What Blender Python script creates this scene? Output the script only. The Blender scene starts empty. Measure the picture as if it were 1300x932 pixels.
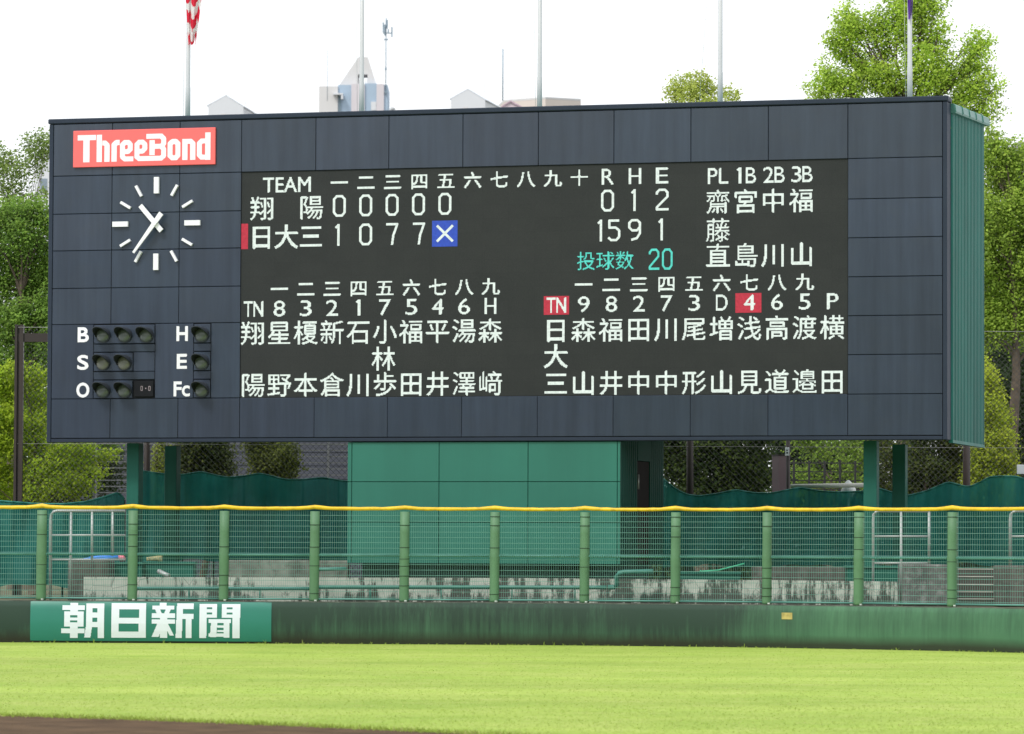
import bpy, math, random
import numpy as np
from mathutils import Matrix, Vector

# ------------------------------------------------------------------ camera, sky, sun, exposure
SC = bpy.context.scene
COL = SC.collection
F_PX, CX, CY = 5200.0, 650.0, 466.0
CAM_Z, PITCH, ROLL = 2.09, math.atan(234 / 5200.0), math.radians(0.25)
R0, F0, U0 = Vector((1, 0, 0)), Vector((0, math.cos(PITCH), math.sin(PITCH))), Vector((0, -math.sin(PITCH), math.cos(PITCH)))
RR = R0 * math.cos(ROLL) + U0 * math.sin(ROLL)
UU = U0 * math.cos(ROLL) - R0 * math.sin(ROLL)
CAM = Vector((0, 0, CAM_Z))
cd = bpy.data.cameras.new('camera')
cam = bpy.data.objects.new('camera', cd)
COL.objects.link(cam)
M = Matrix((RR, UU, -F0)).transposed().to_4x4()
M.translation = CAM
cam.matrix_world = M
cd.sensor_width = 36.0
cd.lens = F_PX / 1300.0 * 36.0
cd.clip_start, cd.clip_end = 1.0, 6000.0
cd.dof.use_dof = True
cd.dof.focus_distance = 94.0
cd.dof.aperture_fstop = 3.2
SC.camera = cam

SUN_EL, SUN_AZ = math.radians(52), math.radians(218)      # azimuth clockwise from +Y: behind the camera, to its left
W = bpy.data.worlds.new('World'); SC.world = W; W.use_nodes = True
nt = W.node_tree
bg = nt.nodes['Background']
sky = nt.nodes.new('ShaderNodeTexSky'); sky.sky_type = 'NISHITA'; sky.sun_disc = False
sky.sun_elevation = SUN_EL; sky.sun_rotation = SUN_AZ
sky.air_density = 1.0; sky.dust_density = 3.0; sky.ozone_density = 1.0
hs = nt.nodes.new('ShaderNodeHueSaturation'); hs.inputs['Saturation'].default_value = 0.35
ov = nt.nodes.new('ShaderNodeMix'); ov.data_type = 'RGBA'          # thin bright overcast over the clear sky
ov.inputs[0].default_value = .80; ov.inputs[7].default_value = (6.1, 6.25, 6.4, 1)
nt.links.new(sky.outputs[0], hs.inputs['Color']); nt.links.new(hs.outputs[0], ov.inputs[6]); nt.links.new(ov.outputs[2], bg.inputs[0])
bg.inputs[1].default_value = 0.15
sd = bpy.data.lights.new('sun', 'SUN'); sd.energy = 1.5; sd.angle = math.radians(10); sd.color = (1, .96, .9)
sun = bpy.data.objects.new('sun', sd); COL.objects.link(sun)
sv = Vector((math.sin(SUN_AZ) * math.cos(SUN_EL), math.cos(SUN_AZ) * math.cos(SUN_EL), math.sin(SUN_EL)))
sun.rotation_euler = sv.to_track_quat('Z', 'Y').to_euler()
sun.location = sv * 60
VS = SC.view_settings
VS.view_transform = 'Standard'; VS.look = 'None'; VS.gamma = 1; VS.use_curve_mapping = False
VS.exposure = 0.5
SC.cycles.max_bounces = 9; SC.cycles.diffuse_bounces = 7; SC.cycles.transparent_max_bounces = 12

RNG = random.Random(7)
NP = np.random.default_rng(11)

def ray(px, py):
    return F0 + RR * ((px - CX) / F_PX) + UU * ((CY - py) / F_PX)
def at(px, py, Y):
    """the point seen at photo pixel (px, py), Y metres into the scene"""
    d = ray(px, py)
    return CAM + d * (Y / d.y)
def ground(px, Y, z):
    d = ray(px, 700)
    return Vector((d.x / d.y * Y, Y, z))

# ------------------------------------------------------------------ builders
class MB:
    def __init__(s):
        s.v, s.f, s.mi, s.sm, s.c = [], [], [], [], []
    def add(s, vs, fs, mi=0, smooth=False, col=None):
        o = len(s.v)
        s.v += [tuple(p) for p in vs]
        for f in fs:
            s.f.append([i + o for i in f]); s.mi.append(mi); s.sm.append(smooth); s.c.append(col or (1, 1, 1))
        return s
    def quad(s, a, b, c, d, mi=0, col=None):
        return s.add([a, b, c, d], [(0, 1, 2, 3)], mi, False, col)
    def box(s, a, b, mi=0, col=None, bev=0.0):
        x0, y0, z0 = [min(p, q) for p, q in zip(a, b)]; x1, y1, z1 = [max(p, q) for p, q in zip(a, b)]
        if bev <= 0:
            vs = [(x, y, z) for z in (z0, z1) for y in (y0, y1) for x in (x0, x1)]
            return s.add(vs, [(0, 2, 3, 1), (4, 5, 7, 6), (0, 1, 5, 4), (2, 6, 7, 3), (0, 4, 6, 2), (1, 3, 7, 5)], mi, False, col)
        b_ = min(bev, (x1 - x0) * .45, (y1 - y0) * .45, (z1 - z0) * .45)
        X, Y, Z = (x0, x1), (y0, y1), (z0, z1)
        vs, idx = [], {}
        for i in (0, 1):
            for j in (0, 1):
                for k in (0, 1):
                    sx, sy, sz = (b_, -b_)[i], (b_, -b_)[j], (b_, -b_)[k]
                    idx[i, j, k, 'x'] = len(vs); vs.append((X[i], Y[j] + sy, Z[k] + sz))
                    idx[i, j, k, 'y'] = len(vs); vs.append((X[i] + sx, Y[j], Z[k] + sz))
                    idx[i, j, k, 'z'] = len(vs); vs.append((X[i] + sx, Y[j] + sy, Z[k]))
        q = [(0, 0), (1, 0), (1, 1), (0, 1)]
        fs = []
        for i in (0, 1):
            fs.append([idx[i, j, k, 'x'] for j, k in q][::(-1 if i == 0 else 1)])
            fs.append([idx[j, i, k, 'y'] for j, k in q][::(1 if i == 0 else -1)])
            fs.append([idx[j, k, i, 'z'] for j, k in q][::(-1 if i == 0 else 1)])
        for i in (0, 1):
            for j in (0, 1):
                fs.append([idx[i, j, 0, 'x'], idx[i, j, 1, 'x'], idx[i, j, 1, 'y'], idx[i, j, 0, 'y']])
                fs.append([idx[i, 0, j, 'x'], idx[i, 1, j, 'x'], idx[i, 1, j, 'z'], idx[i, 0, j, 'z']])
                fs.append([idx[0, i, j, 'y'], idx[1, i, j, 'y'], idx[1, i, j, 'z'], idx[0, i, j, 'z']])
                for k in (0, 1):
                    fs.append([idx[i, j, k, 'x'], idx[i, j, k, 'y'], idx[i, j, k, 'z']])
        return s.add(vs, fs, mi, False, col)
    def tube(s, pts, r, n=8, mi=0, smooth=True, cap=True, col=None):
        pts = [Vector(p) for p in pts]
        rs = r if isinstance(r, (list, tuple)) else [r] * len(pts)
        vs, fs = [], []
        for i, p in enumerate(pts):
            t = (pts[min(i + 1, len(pts) - 1)] - pts[max(i - 1, 0)])
            t = t.normalized() if t.length > 1e-9 else Vector((0, 0, 1))
            ref = Vector((0, 0, 1)) if abs(t.z) < .9 else Vector((0, 1, 0))
            a = t.cross(ref).normalized(); b = t.cross(a)
            for k in range(n):
                w = 2 * math.pi * (k + .5) / n
                vs.append(p + (a * math.cos(w) + b * math.sin(w)) * rs[i])
        for i in range(len(pts) - 1):
            for k in range(n):
                fs.append((i * n + k, i * n + (k + 1) % n, (i + 1) * n + (k + 1) % n, (i + 1) * n + k))
        s.add(vs, fs, mi, smooth, col)
        if cap:
            o = len(s.v) - len(vs)
            for ring in (range(o, o + n), range(o + (len(pts) - 1) * n, o + len(pts) * n)):
                s.f.append(list(ring)); s.mi.append(mi); s.sm.append(False); s.c.append(col or (1, 1, 1))
        return s
    def prism(s, poly, fn, t0, t1, mi=0, col=None):
        """extrude polygon [(a,b)...]; fn(a,b,t) gives the point"""
        n = len(poly)
        vs = [fn(a, b, t0) for a, b in poly] + [fn(a, b, t1) for a, b in poly]
        fs = [tuple(range(n)), tuple(range(2 * n - 1, n - 1, -1))] + [(i, (i + 1) % n, n + (i + 1) % n, n + i) for i in range(n)]
        return s.add(vs, fs, mi, False, col)
    def grid(s, rows, mi=0, smooth=True, col=None):
        n = len(rows[0]); vs = [p for r in rows for p in r]
        fs = [(i * n + j, i * n + j + 1, (i + 1) * n + j + 1, (i + 1) * n + j) for i in range(len(rows) - 1) for j in range(n - 1)]
        return s.add(vs, fs, mi, smooth, col)
    def build(s, name, mats, parent=None, world=False, attr=False, fix=True):
        me = bpy.data.meshes.new(name)
        vs = s.v
        if parent is not None and world:
            inv = root_matrix(parent).inverted()
            vs = [tuple(inv @ Vector(p)) for p in vs]
        me.from_pydata(vs, [], s.f)
        mats = mats if isinstance(mats, (list, tuple)) else [mats]
        for m in mats: me.materials.append(m)
        me.polygons.foreach_set('material_index', s.mi)
        me.polygons.foreach_set('use_smooth', s.sm)
        if attr:
            ca = me.attributes.new('tint', 'FLOAT_COLOR', 'FACE')
            ca.data.foreach_set('color', [x for c in s.c for x in (*c, 1)])
        me.update()
        if fix:
            import bmesh
            bm = bmesh.new(); bm.from_mesh(me); bmesh.ops.recalc_face_normals(bm, faces=bm.faces); bm.to_mesh(me); bm.free()
        o = bpy.data.objects.new(name, me); COL.objects.link(o)
        if parent is not None: o.parent = parent
        return o

def root_matrix(o):
    m = Matrix.LocRotScale(o.location, o.rotation_euler, None)
    return root_matrix(o.parent) @ m if o.parent else m
def tag(o, label, cat, group=None, kind=None):
    o['label'] = label; o['category'] = cat
    if group: o['group'] = group
    if kind: o['kind'] = kind
    return o
def thing(name, label, cat, loc=(0, 0, 0), rz=0.0, group=None):
    o = bpy.data.objects.new(name, None); COL.objects.link(o)
    o.location = loc; o.rotation_euler = (0, 0, rz); o.empty_display_size = .3
    return tag(o, label, cat, group)
def copy_tree(o, parent=None):
    c = o.copy(); COL.objects.link(c)
    if parent is not None: c.parent = parent
    for ch in list(o.children): copy_tree(ch, c)
    return c

# ------------------------------------------------------------------ materials
def nodes(name):
    m = bpy.data.materials.new(name); m.use_nodes = True
    n = m.node_tree; n.nodes.clear()
    out = n.nodes.new('ShaderNodeOutputMaterial')
    return m, n, out
class NB:
    """tiny node helper"""
    def __init__(s, tree): s.t = tree
    def n(s, typ, **kw):
        x = s.t.nodes.new('ShaderNode' + typ)
        for k, v in kw.items():
            if k.startswith('i_'):
                key = k[2:]
                x.inputs[int(key) if key.isdigit() else key].default_value = v
            else: setattr(x, k, v)
        return x
    def l(s, a, b): s.t.links.new(a, b)
    def noise(s, scale, vec, detail=4, rough=.6):
        x = s.n('TexNoise', i_Scale=scale, i_Detail=detail, i_Roughness=rough); s.l(vec, x.inputs['Vector']); return x.outputs['Fac']
    def mapped(s, vec, sc):
        x = s.n('Mapping'); x.inputs['Scale'].default_value = sc; s.l(vec, x.inputs['Vector']); return x.outputs[0]
    def ramp(s, fac, stops):
        x = s.n('ValToRGB'); s.l(fac, x.inputs[0]); e = x.color_ramp.elements
        while len(e) < len(stops): e.new(.5)
        for k, (p, c) in enumerate(stops):
            e[k].position = p; e[k].color = (*c, 1) if len(c) == 3 else c
        return x.outputs[0]
    def mix(s, fac, a, b, mode='MIX'):
        x = s.n('Mix', data_type='RGBA', blend_type=mode)
        for v, k in ((fac, 0), (a, 6), (b, 7)):
            if hasattr(v, 'is_linked'): s.l(v, x.inputs[k])
            else: x.inputs[k].default_value = v if k == 0 else (*v, 1)
        return x.outputs[2]
    def math(s, op, a, b=0.0, clamp=False):
        x = s.n('Math', operation=op, use_clamp=clamp)
        for v, k in ((a, 0), (b, 1)):
            if hasattr(v, 'is_linked'): s.l(v, x.inputs[k])
            else: x.inputs[k].default_value = v
        return x.outputs[0]
def g3(v): return (v, v, v)
def pmat(name, col, rough=.6, var=.12, scale=2.0, bump=0.0, bscale=40.0, spec=.5, metal=0.0, streak=0.0, sscale=3.0,
         dirt=None, dirt_amt=0.0, attr=False, trans=0.0):
    m, t, out = nodes(name); b = NB(t)
    tc = b.n('TexCoord').outputs['Object']
    lo = tuple(c * (1 - var) for c in col); hi = tuple(min(1, c * (1 + var)) for c in col)
    c = b.ramp(b.noise(scale, tc), [(.3, lo), (.7, hi)])
    if streak > 0:
        sv_ = b.noise(sscale, b.mapped(tc, (1, 1, .06)), 5, .65)
        c = b.mix(1.0, c, b.ramp(sv_, [(.35, g3(1 - streak)), (.65, g3(1 + streak * .4))]), 'MULTIPLY')
    if dirt:
        c = b.mix(b.math('MULTIPLY', b.ramp(b.noise(scale * 2.3, tc, 8, .7), [(.5, g3(0)), (.72, g3(1))]), dirt_amt), c, dirt)
    if attr:
        a = b.n('Attribute', attribute_name='tint'); c = b.mix(1.0, c, a.outputs['Color'], 'MULTIPLY')
    p = b.n('BsdfPrincipled', i_Roughness=rough, i_Metallic=metal)
    p.inputs['Specular IOR Level'].default_value = spec
    b.l(c, p.inputs['Base Color'])
    if bump > 0:
        bp = b.n('Bump', i_Strength=bump, i_Distance=.02); b.l(b.noise(bscale, tc, 3), bp.inputs['Height']); b.l(bp.outputs[0], p.inputs['Normal'])
    s = p.outputs[0]
    if trans > 0:
        tr = b.n('BsdfTranslucent'); b.l(c, tr.inputs['Color'])
        mx = b.n('MixShader', i_0=trans); b.l(s, mx.inputs[1]); b.l(tr.outputs[0], mx.inputs[2]); s = mx.outputs[0]
    b.l(s, out.inputs[0])
    return m
def emit(name, col, strength):
    m, t, out = nodes(name); b = NB(t)
    tc = b.n('TexCoord').outputs['Object']
    v = b.ramp(b.noise(22, tc, 2), [(.32, tuple(c * .76 for c in col)), (.68, col)])
    e = b.n('Emission', i_Strength=strength); b.l(v, e.inputs[0])
    p = b.n('BsdfPrincipled', i_Roughness=.7); p.inputs['Base Color'].default_value = (.02, .02, .02, 1); p.inputs['Specular IOR Level'].default_value = .1
    a = b.n('AddShader'); b.l(e.outputs[0], a.inputs[0]); b.l(p.outputs[0], a.inputs[1]); b.l(a.outputs[0], out.inputs[0])
    return m

# ------------------------------------------------------------------ bitmaps: run-length rectangles and painted strokes
def rects(B):
    """merge a boolean bitmap (row 0 on top) into rectangles (c0, r0, c1, r1)"""
    open_, out = {}, []
    for r in range(B.shape[0] + 1):
        runs = set()
        if r < B.shape[0]:
            row = np.concatenate(([0], B[r].astype(int), [0])); d = np.diff(row)
            runs = set(zip(np.where(d == 1)[0], np.where(d == -1)[0]))
        for k in list(open_):
            if k not in runs: out.append((k[0], open_.pop(k), k[1], r))
        for k in runs: open_.setdefault(k, r)
    return out
def strokes(polys, w, x0, y0, x1, y1, nc, nr):
    B = np.zeros((nr, nc), bool)
    X, Y = np.meshgrid(x0 + (np.arange(nc) + .5) * (x1 - x0) / nc, y0 + (np.arange(nr) + .5) * (y1 - y0) / nr)
    for p in polys:
        ww = w
        if not isinstance(p[0], (tuple, list)): ww, p = p[0], p[1]
        for i in range(len(p) - 1):
            (ax, ay), (bx, by) = p[i], p[i + 1]
            L = math.hypot(bx - ax, by - ay)
            t = ((X - ax) * (bx - ax) + (Y - ay) * (by - ay)) / (L * L); d = np.abs((X - ax) * (by - ay) - (Y - ay) * (bx - ax)) / L
            B |= (t >= 0) & (t <= 1) & (d <= ww / 2)
            if i > 0 or p[0] == p[-1]: B |= (X - ax) ** 2 + (Y - ay) ** 2 <= (ww / 2) ** 2
    return B

# ------------------------------------------------------------------ dot-matrix characters, drawn from Blender's own built-in font
def text_outline(s, off):
    c = bpy.data.curves.new('lettering', 'FONT'); c.body = s; c.offset = off; c.resolution_u = 5
    o = bpy.data.objects.new('lettering', c); COL.objects.link(o)
    me = o.evaluated_get(bpy.context.evaluated_depsgraph_get()).to_mesh(); me.calc_loop_triangles()
    V = np.array([v.co[:2] for v in me.vertices]); T = np.array([t.vertices[:] for t in me.loop_triangles])
    bpy.data.objects.remove(o); bpy.data.curves.remove(c)
    return V, T
def dots(V, T, x0, y0, x1, y1, nc, nr, ss=5, th=.5):
    """coverage of the triangles on a grid of nc x nr dots, row 0 on top"""
    Wd, Hd = nc * ss, nr * ss; img = np.zeros((Hd, Wd), bool)
    P = np.stack([(V[:, 0] - x0) * Wd / (x1 - x0), (y1 - V[:, 1]) * Hd / (y1 - y0)], 1)
    for t in T:
        a, b, c = P[t]; lo = np.floor(np.minimum(np.minimum(a, b), c)).astype(int); hi = np.ceil(np.maximum(np.maximum(a, b), c)).astype(int) + 1
        xa, ya = max(0, lo[0]), max(0, lo[1]); xb, yb = min(Wd, hi[0]), min(Hd, hi[1])
        if xa >= xb or ya >= yb: continue
        X, Y = np.meshgrid(np.arange(xa, xb) + .5, np.arange(ya, yb) + .5)
        def e(p, q): return (q[0] - p[0]) * (Y - p[1]) - (q[1] - p[1]) * (X - p[0])
        e1, e2, e3 = e(a, b), e(b, c), e(c, a)
        img[ya:yb, xa:xb] |= ((e1 >= 0) & (e2 >= 0) & (e3 >= 0)) | ((e1 <= 0) & (e2 <= 0) & (e3 <= 0))
    return img.reshape(nr, ss, nc, ss).mean((1, 3)) >= th
GLYPH_CACHE = {}
def fatten(B, r):
    """grow the lit area by r cells"""
    out = B.copy(); k = int(math.ceil(r))
    for dy in range(-k, k + 1):
        for dx in range(-k, k + 1):
            if (dx or dy) and dx * dx + dy * dy <= r * r + .01:
                P = np.pad(B, k); out |= P[k + dy:k + dy + B.shape[0], k + dx:k + dx + B.shape[1]]
    return out
def glyph(key):
    """K large kanji, S small kanji, D and L lit latin, P painted latin"""
    if key in GLYPH_CACHE: return GLYPH_CACHE[key]
    kind, s = key[0], key[1:]; V, T = text_outline(s, 0.0); ss = 6
    if kind in 'KS':
        n = 24 if kind == 'S' else 28 if s in '投球数' else 32
        off = .017 if kind == 'S' else .015 if s in '日大三山川田' else .0 if s in '齋藤澤邉' else .005 if s in '投球数' else .007
        F = dots(V, T, 0, -.12, 1, .88, n * ss, n * ss, 1, .5); F = fatten(F, off * n * ss); nr = nc = n
    else:
        a, b = V.min(0), V.max(0); nc, nr = (32, 40) if kind == 'P' else (60 if s == 'TEAM' else 26 if len(s) == 2 else 15, 20)
        r = ss * (1.5 if kind == 'P' else .1 if kind == 'D' else .45 if s == 'TN' else .3 if s == 'TEAM' else .12)
        mx, my = (b - a) * np.array([r / (nc * ss), r / (nr * ss)])
        F = fatten(dots(V, T, a[0] - mx, a[1] - my, b[0] + mx, b[1] + my, nc * ss, nr * ss, 1, .5), r)
    B = F.reshape(nr, ss, nc, ss).mean((1, 3)) >= .5
    GLYPH_CACHE[key] = B
    return B

# ------------------------------------------------------------------ setting: field, terrace
TZ = 0.90                                                     # level of the ground behind the outfield wall
_wx = np.array([0, 165, 485, 805, 970, 1135, 1300]); _wd = np.array([92.2, 92.1, 91.9, 91.3, 90.2, 88.5, 86.5])
_wc = np.polyfit((_wx - 650) / 650, _wd, 4)
def wd(px):
    q = max(-1.35, min(1.35, (px - 650) / 650))
    return float(np.polyval(_wc, q))
def wall_at(px, z, out=0.0):
    """point on the outfield wall line below photo column px, 'out' metres nearer the field"""
    p = ground(px, wd(px), z); return Vector((p.x, p.y - out, z))

def mat_grass_ground():
    m, t, out = nodes('turf'); b = NB(t)
    tc = b.n('TexCoord').outputs['Object']
    c = b.ramp(b.noise(.35, tc, 5), [(.3, (.26, .375, .060)), (.5, (.31, .42, .075)), (.72, (.37, .455, .105))])
    f = b.ramp(b.noise(9, b.mapped(tc, (1, .35, 1)), 6, .75), [(.32, g3(.9)), (.66, g3(1.07))])
    c = b.mix(1.0, c, f, 'MULTIPLY')
    band = b.ramp(b.noise(.16, b.mapped(tc, (.35, 1.6, 1)), 3), [(.38, g3(.90)), (.62, g3(1.08))])
    c = b.mix(1.0, c, band, 'MULTIPLY')
    dry = b.ramp(b.noise(1.3, tc, 6, .7), [(.5, g3(0)), (.8, g3(.7))])
    c = b.mix(dry, c, (.42, .47, .15))
    p = b.n('BsdfPrincipled', i_Roughness=.85); p.inputs['Specular IOR Level'].default_value = .2
    b.l(c, p.inputs['Base Color'])
    bp = b.n('Bump', i_Strength=.6, i_Distance=.04); b.l(b.noise(26, tc, 4), bp.inputs['Height']); b.l(bp.outputs[0], p.inputs['Normal'])
    b.l(p.outputs[0], out.inputs[0]); return m
xs = list(range(-260, 1561, 20))
mb = MB()
rows = []
for t in (0, .25, .5, .75, .9, 1):
    r = []
    for px in xs:
        w = wall_at(px, 0, -.1); near = Vector((w.x * .05 + (px - 650) * .05, -40, 0))
        r.append(near.lerp(w, t))
    rows.append(r)
mb.grid(rows, smooth=False)
o = mb.build('grass_field', mat_grass_ground()); o['kind'] = 'structure'

def dirt_edge(px):
    q = (px - 0) / 1300
    y = 908.5 + 17 * (px / 470) ** 1.25 if px > 0 else 908.5 + px * .012
    return y
mb = MB()
dpx = list(range(-260, 900, 12)); top = []; bot = []
for px in dpx:
    y = dirt_edge(px) + RNG.uniform(-1.0, 1.0)
    d = ray(px, y); tt = (0.006 - CAM.z) / d.z; p = CAM + d * tt; top.append(p)
    bot.append(Vector((p.x * .2, 2, .006)))
mb.grid([bot, [a.lerp(b_, .6) for a, b_ in zip(bot, top)], top], smooth=False)
o = mb.build('infield_dirt', pmat('infield_clay', (.095, .062, .036), .95, .35, 1.5, .6, 30, .1)); o['kind'] = 'structure'

mb = MB()
rows = [[wall_at(px, TZ, -.28) for px in xs]]
for Y in (97, 103, 112, 130, 180, 300, 600, 1000):
    rows.append([Vector(((px - 650) * (.0195 * Y / 95 if Y < 200 else .003 * Y / 4), Y, TZ)) for px in xs])
mb.grid(rows, smooth=False)
o = mb.build('terrace_ground', pmat('terrace_soil', (.13, .125, .085), .95, .3, .8, .5, 14, .1, dirt=(.09, .13, .035), dirt_amt=.8)); o['kind'] = 'structure'

# blades of grass: mown turf, nobody could count them
def grass_blades():
    n = 70000
    u = NP.random(n); px = NP.uniform(-30, 1330, n)
    d0 = 44.0
    wdv = np.polyval(_wc, np.clip((px - 650) / 650, -1.35, 1.35)) - .1
    Y = 1 / (1 / d0 + u * (1 / wdv - 1 / d0))                 # even in the picture's height
    X = (px - 650) / F_PX * Y
    q = np.clip(px, 0, None); ye = 908.5 + 17 * (q / 470) ** 1.25
    yu = ye - (px - 650) * math.tan(ROLL); dd = CAM_Z * F_PX / (yu - 700)
    keep = Y > dd + .12
    X, Y = X[keep], Y[keep]; n = len(X)
    h = NP.uniform(.004, .011, n) * np.where(NP.random(n) < .02, 1.6, 1); w = NP.uniform(.006, .014, n)
    a = NP.uniform(0, math.pi, n); lx = NP.normal(0, .02, n); ly = NP.normal(0, .03, n)
    V = np.zeros((n, 3, 3)); ca, sa = np.cos(a), np.sin(a)
    V[:, 0] = np.stack([X - ca * w, Y - sa * w, np.zeros(n)], 1); V[:, 1] = np.stack([X + ca * w, Y + sa * w, np.zeros(n)], 1)
    V[:, 2] = np.stack([X + lx, Y + ly, h], 1)
    # weeds along the foot of the wall
    k = 420; wp = NP.uniform(-20, 1320, k); keepw = (NP.random(k) < .25 + .5 * (np.sin(wp * .021) > .3)); wp = wp[keepw]
    wv = []
    for p in wp:
        g = wall_at(p, 0, .12 + NP.random() * .1); hh = NP.uniform(.04, .11) if NP.random() < .12 else NP.uniform(.015, .045)
        for _ in range(3):
            aa = NP.uniform(0, math.pi); ww = .012
            wv.append([[g.x - math.cos(aa) * ww, g.y - math.sin(aa) * ww, 0], [g.x + math.cos(aa) * ww, g.y + math.sin(aa) * ww, 0],
                       [g.x + NP.normal(0, .03), g.y + NP.normal(0, .03), hh]])
    for p in NP.uniform(-20, 720, 2600):                      # ragged tufts where the turf meets the infield dirt
        yu = dirt_edge(p) - (p - 650) * math.tan(ROLL); yd = CAM_Z * F_PX / (yu - 700) + NP.normal(.02, .14); xd = (p - 650) / F_PX * yd; aa = NP.uniform(0, math.pi)
        wv.append([[xd - math.cos(aa) * .012, yd - math.sin(aa) * .012, 0], [xd + math.cos(aa) * .012, yd + math.sin(aa) * .012, 0], [xd + NP.normal(0, .03), yd + NP.normal(0, .03), NP.uniform(.02, .07)]])
    V = np.concatenate([V, np.array(wv)]); n = len(V)
    me = bpy.data.meshes.new('grass'); me.vertices.add(n * 3); me.vertices.foreach_set('co', V.reshape(-1))
    me.loops.add(n * 3); me.loops.foreach_set('vertex_index', np.arange(n * 3, dtype=np.int32))
    me.polygons.add(n); me.polygons.foreach_set('loop_start', np.arange(0, n * 3, 3, dtype=np.int32))
    me.polygons.foreach_set('loop_total', np.full(n, 3, np.int32))
    ca_ = me.attributes.new('tint', 'FLOAT_COLOR', 'FACE')
    base = np.array([.345, .455, .085]) * NP.uniform(.92, 1.08, (n, 1)); dry = NP.random(n) < .10
    base[dry] = np.array([.53, .56, .20]) * NP.uniform(.8, 1.1, (dry.sum(), 1))
    ca_.data.foreach_set('color', np.concatenate([base, np.ones((n, 1))], 1).reshape(-1))
    me.update(); me.validate()
    me.materials.append(pmat('grass_blade', (1, 1, 1), .7, .06, .5, spec=.25, attr=True, trans=.5))
    o = bpy.data.objects.new('grass', me); COL.objects.link(o)
    tag(o, 'short bright green mown grass of the outfield', 'grass', kind='stuff')
grass_blades()

# the stand the photograph was taken from: behind the camera, it only shows as the dark lower half of reflections
gs = MB(); tiers = [(-14, 0.0), (-14, 2.4)]
for k in range(14): tiers += [(-15 - k * .9, 2.4 + k * .55), (-15 - k * .9, 2.95 + k * .55)]
tiers += [(-30, 10.2), (-30, 16.5), (-15, 17.2), (-15, 17.6), (-31, 17.6), (-31, 0)]
gs.grid([[Vector((x, y + max(0, abs(x) - 25) * .45, z)) for x in (-160, -110, -60, -25, 0, 25, 60, 100)] for y, z in tiers], smooth=False)
o = gs.build('grandstand', pmat('stand_concrete', (.12, .12, .12), .9, .2, .5)); tag(o, 'grey concrete grandstand with a roof, facing the scoreboard across the field', 'grandstand')

# ------------------------------------------------------------------ scoreboard
P0 = at(59, 561.8, 98.5); P1 = at(1201, 558.5, 98.5 / 1.0643)
TH = math.atan2(P0.y - P1.y, P1.x - P0.x)
UX = Vector((math.cos(TH), -math.sin(TH), 0)); NBK = Vector((math.sin(TH), math.cos(TH), 0))
BO = Vector((P0.x, P0.y, TZ))
def bp(px, py, off=0.0):
    """photo pixel -> (u, z) on the scoreboard's front plane pushed back by off, in its own axes"""
    d = ray(px, py); t = (NBK.dot(BO - CAM) + off) / NBK.dot(d); p = CAM + d * t - BO
    return p.dot(UX), p.z
board = thing('scoreboard', 'large dark slate baseball scoreboard with lit panel, clock and green sides on four green columns', 'scoreboard', BO, -TH)
BW = bp(1202.3, 340)[0]; ZB = bp(630, 560)[1]; ZT = bp(630, 136.5)[1]; BD = 5.0

slate = pmat('slate_metal', (.033, .047, .072), .24, .07, .7, spec=.5, streak=.20, sscale=3.4, attr=True, dirt=(.04, .05, .062), dirt_amt=.3)
slate_dk = pmat('slate_trim', (.026, .036, .056), .55, .08, 1, spec=.15)
gap_m = pmat('joint_backing', (.012, .014, .02), .8)  # near-black backing seen in the gaps between panels
green_side = pmat('green_corrugated', (.023, .150, .124), .45, .08, .8, spec=.12, streak=.2, sscale=2.5)
green_trim = pmat('green_trim', (.055, .19, .155), .4, .12, 1.5, spec=.5)
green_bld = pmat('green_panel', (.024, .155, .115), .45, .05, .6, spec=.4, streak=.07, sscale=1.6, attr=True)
green_dk = pmat('dark_green_steel', (.016, .110, .082), .55, .1, 1.2, spec=.2, streak=.12)
white_p = pmat('white_paint', (.79, .80, .84), .5, .03, 2)
black_m = pmat('black_plastic', (.012, .013, .016), .6, .1, 5, spec=.1)

# cladding panels -------------------------------------------------
cl = MB()
def zrow(px, py): return bp(px, py)[1]
def ucol(px, py=340): return bp(px, py)[0]
def clad(ua, ub, za, zb, shade=None, out=0.0, g=.0065):
    sh = (shade or 1.0) * RNG.uniform(.91, 1.08); tint = (sh * RNG.uniform(.97, 1.03), sh, sh * RNG.uniform(.98, 1.04))
    cl.box((ua + g, -out, za + g), (ub - g, .05 - out, zb - g), col=tint, bev=.008)
Z_TOP = ZT - .13
zr1 = zrow(480, 214.8)                                      # underside of the top row
us_top = [ucol(66.5)] + [ucol(x, 190) for x in (142.5, 228.3, 306.5, 400.8, 493.5, 587.5, 683.3, 779.3, 877, 975.3, 1076.3)] + [ucol(1196.5)]
for i in range(len(us_top) - 1):
    clad(us_top[i], us_top[i + 1], zr1, Z_TOP, .86 if i == 7 else None)
U_L0, U_L1, U_L2, U_L3 = us_top[0], us_top[1], us_top[2], us_top[3]
U_R0, U_R1 = us_top[-2], us_top[-1]
zl = [zr1] + [zrow(185, y) for y in (270, 316.9, 365, 411)]
for a, b_ in zip(zl[:-1], zl[1:]):
    for ua, ub in ((U_L0, U_L1), (U_L1, U_L2), (U_L2, U_L3)): clad(ua, ub, b_, a)
z5, z6, z7 = zrow(185, 506), zrow(480, 504), zrow(185, 556.3)
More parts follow.
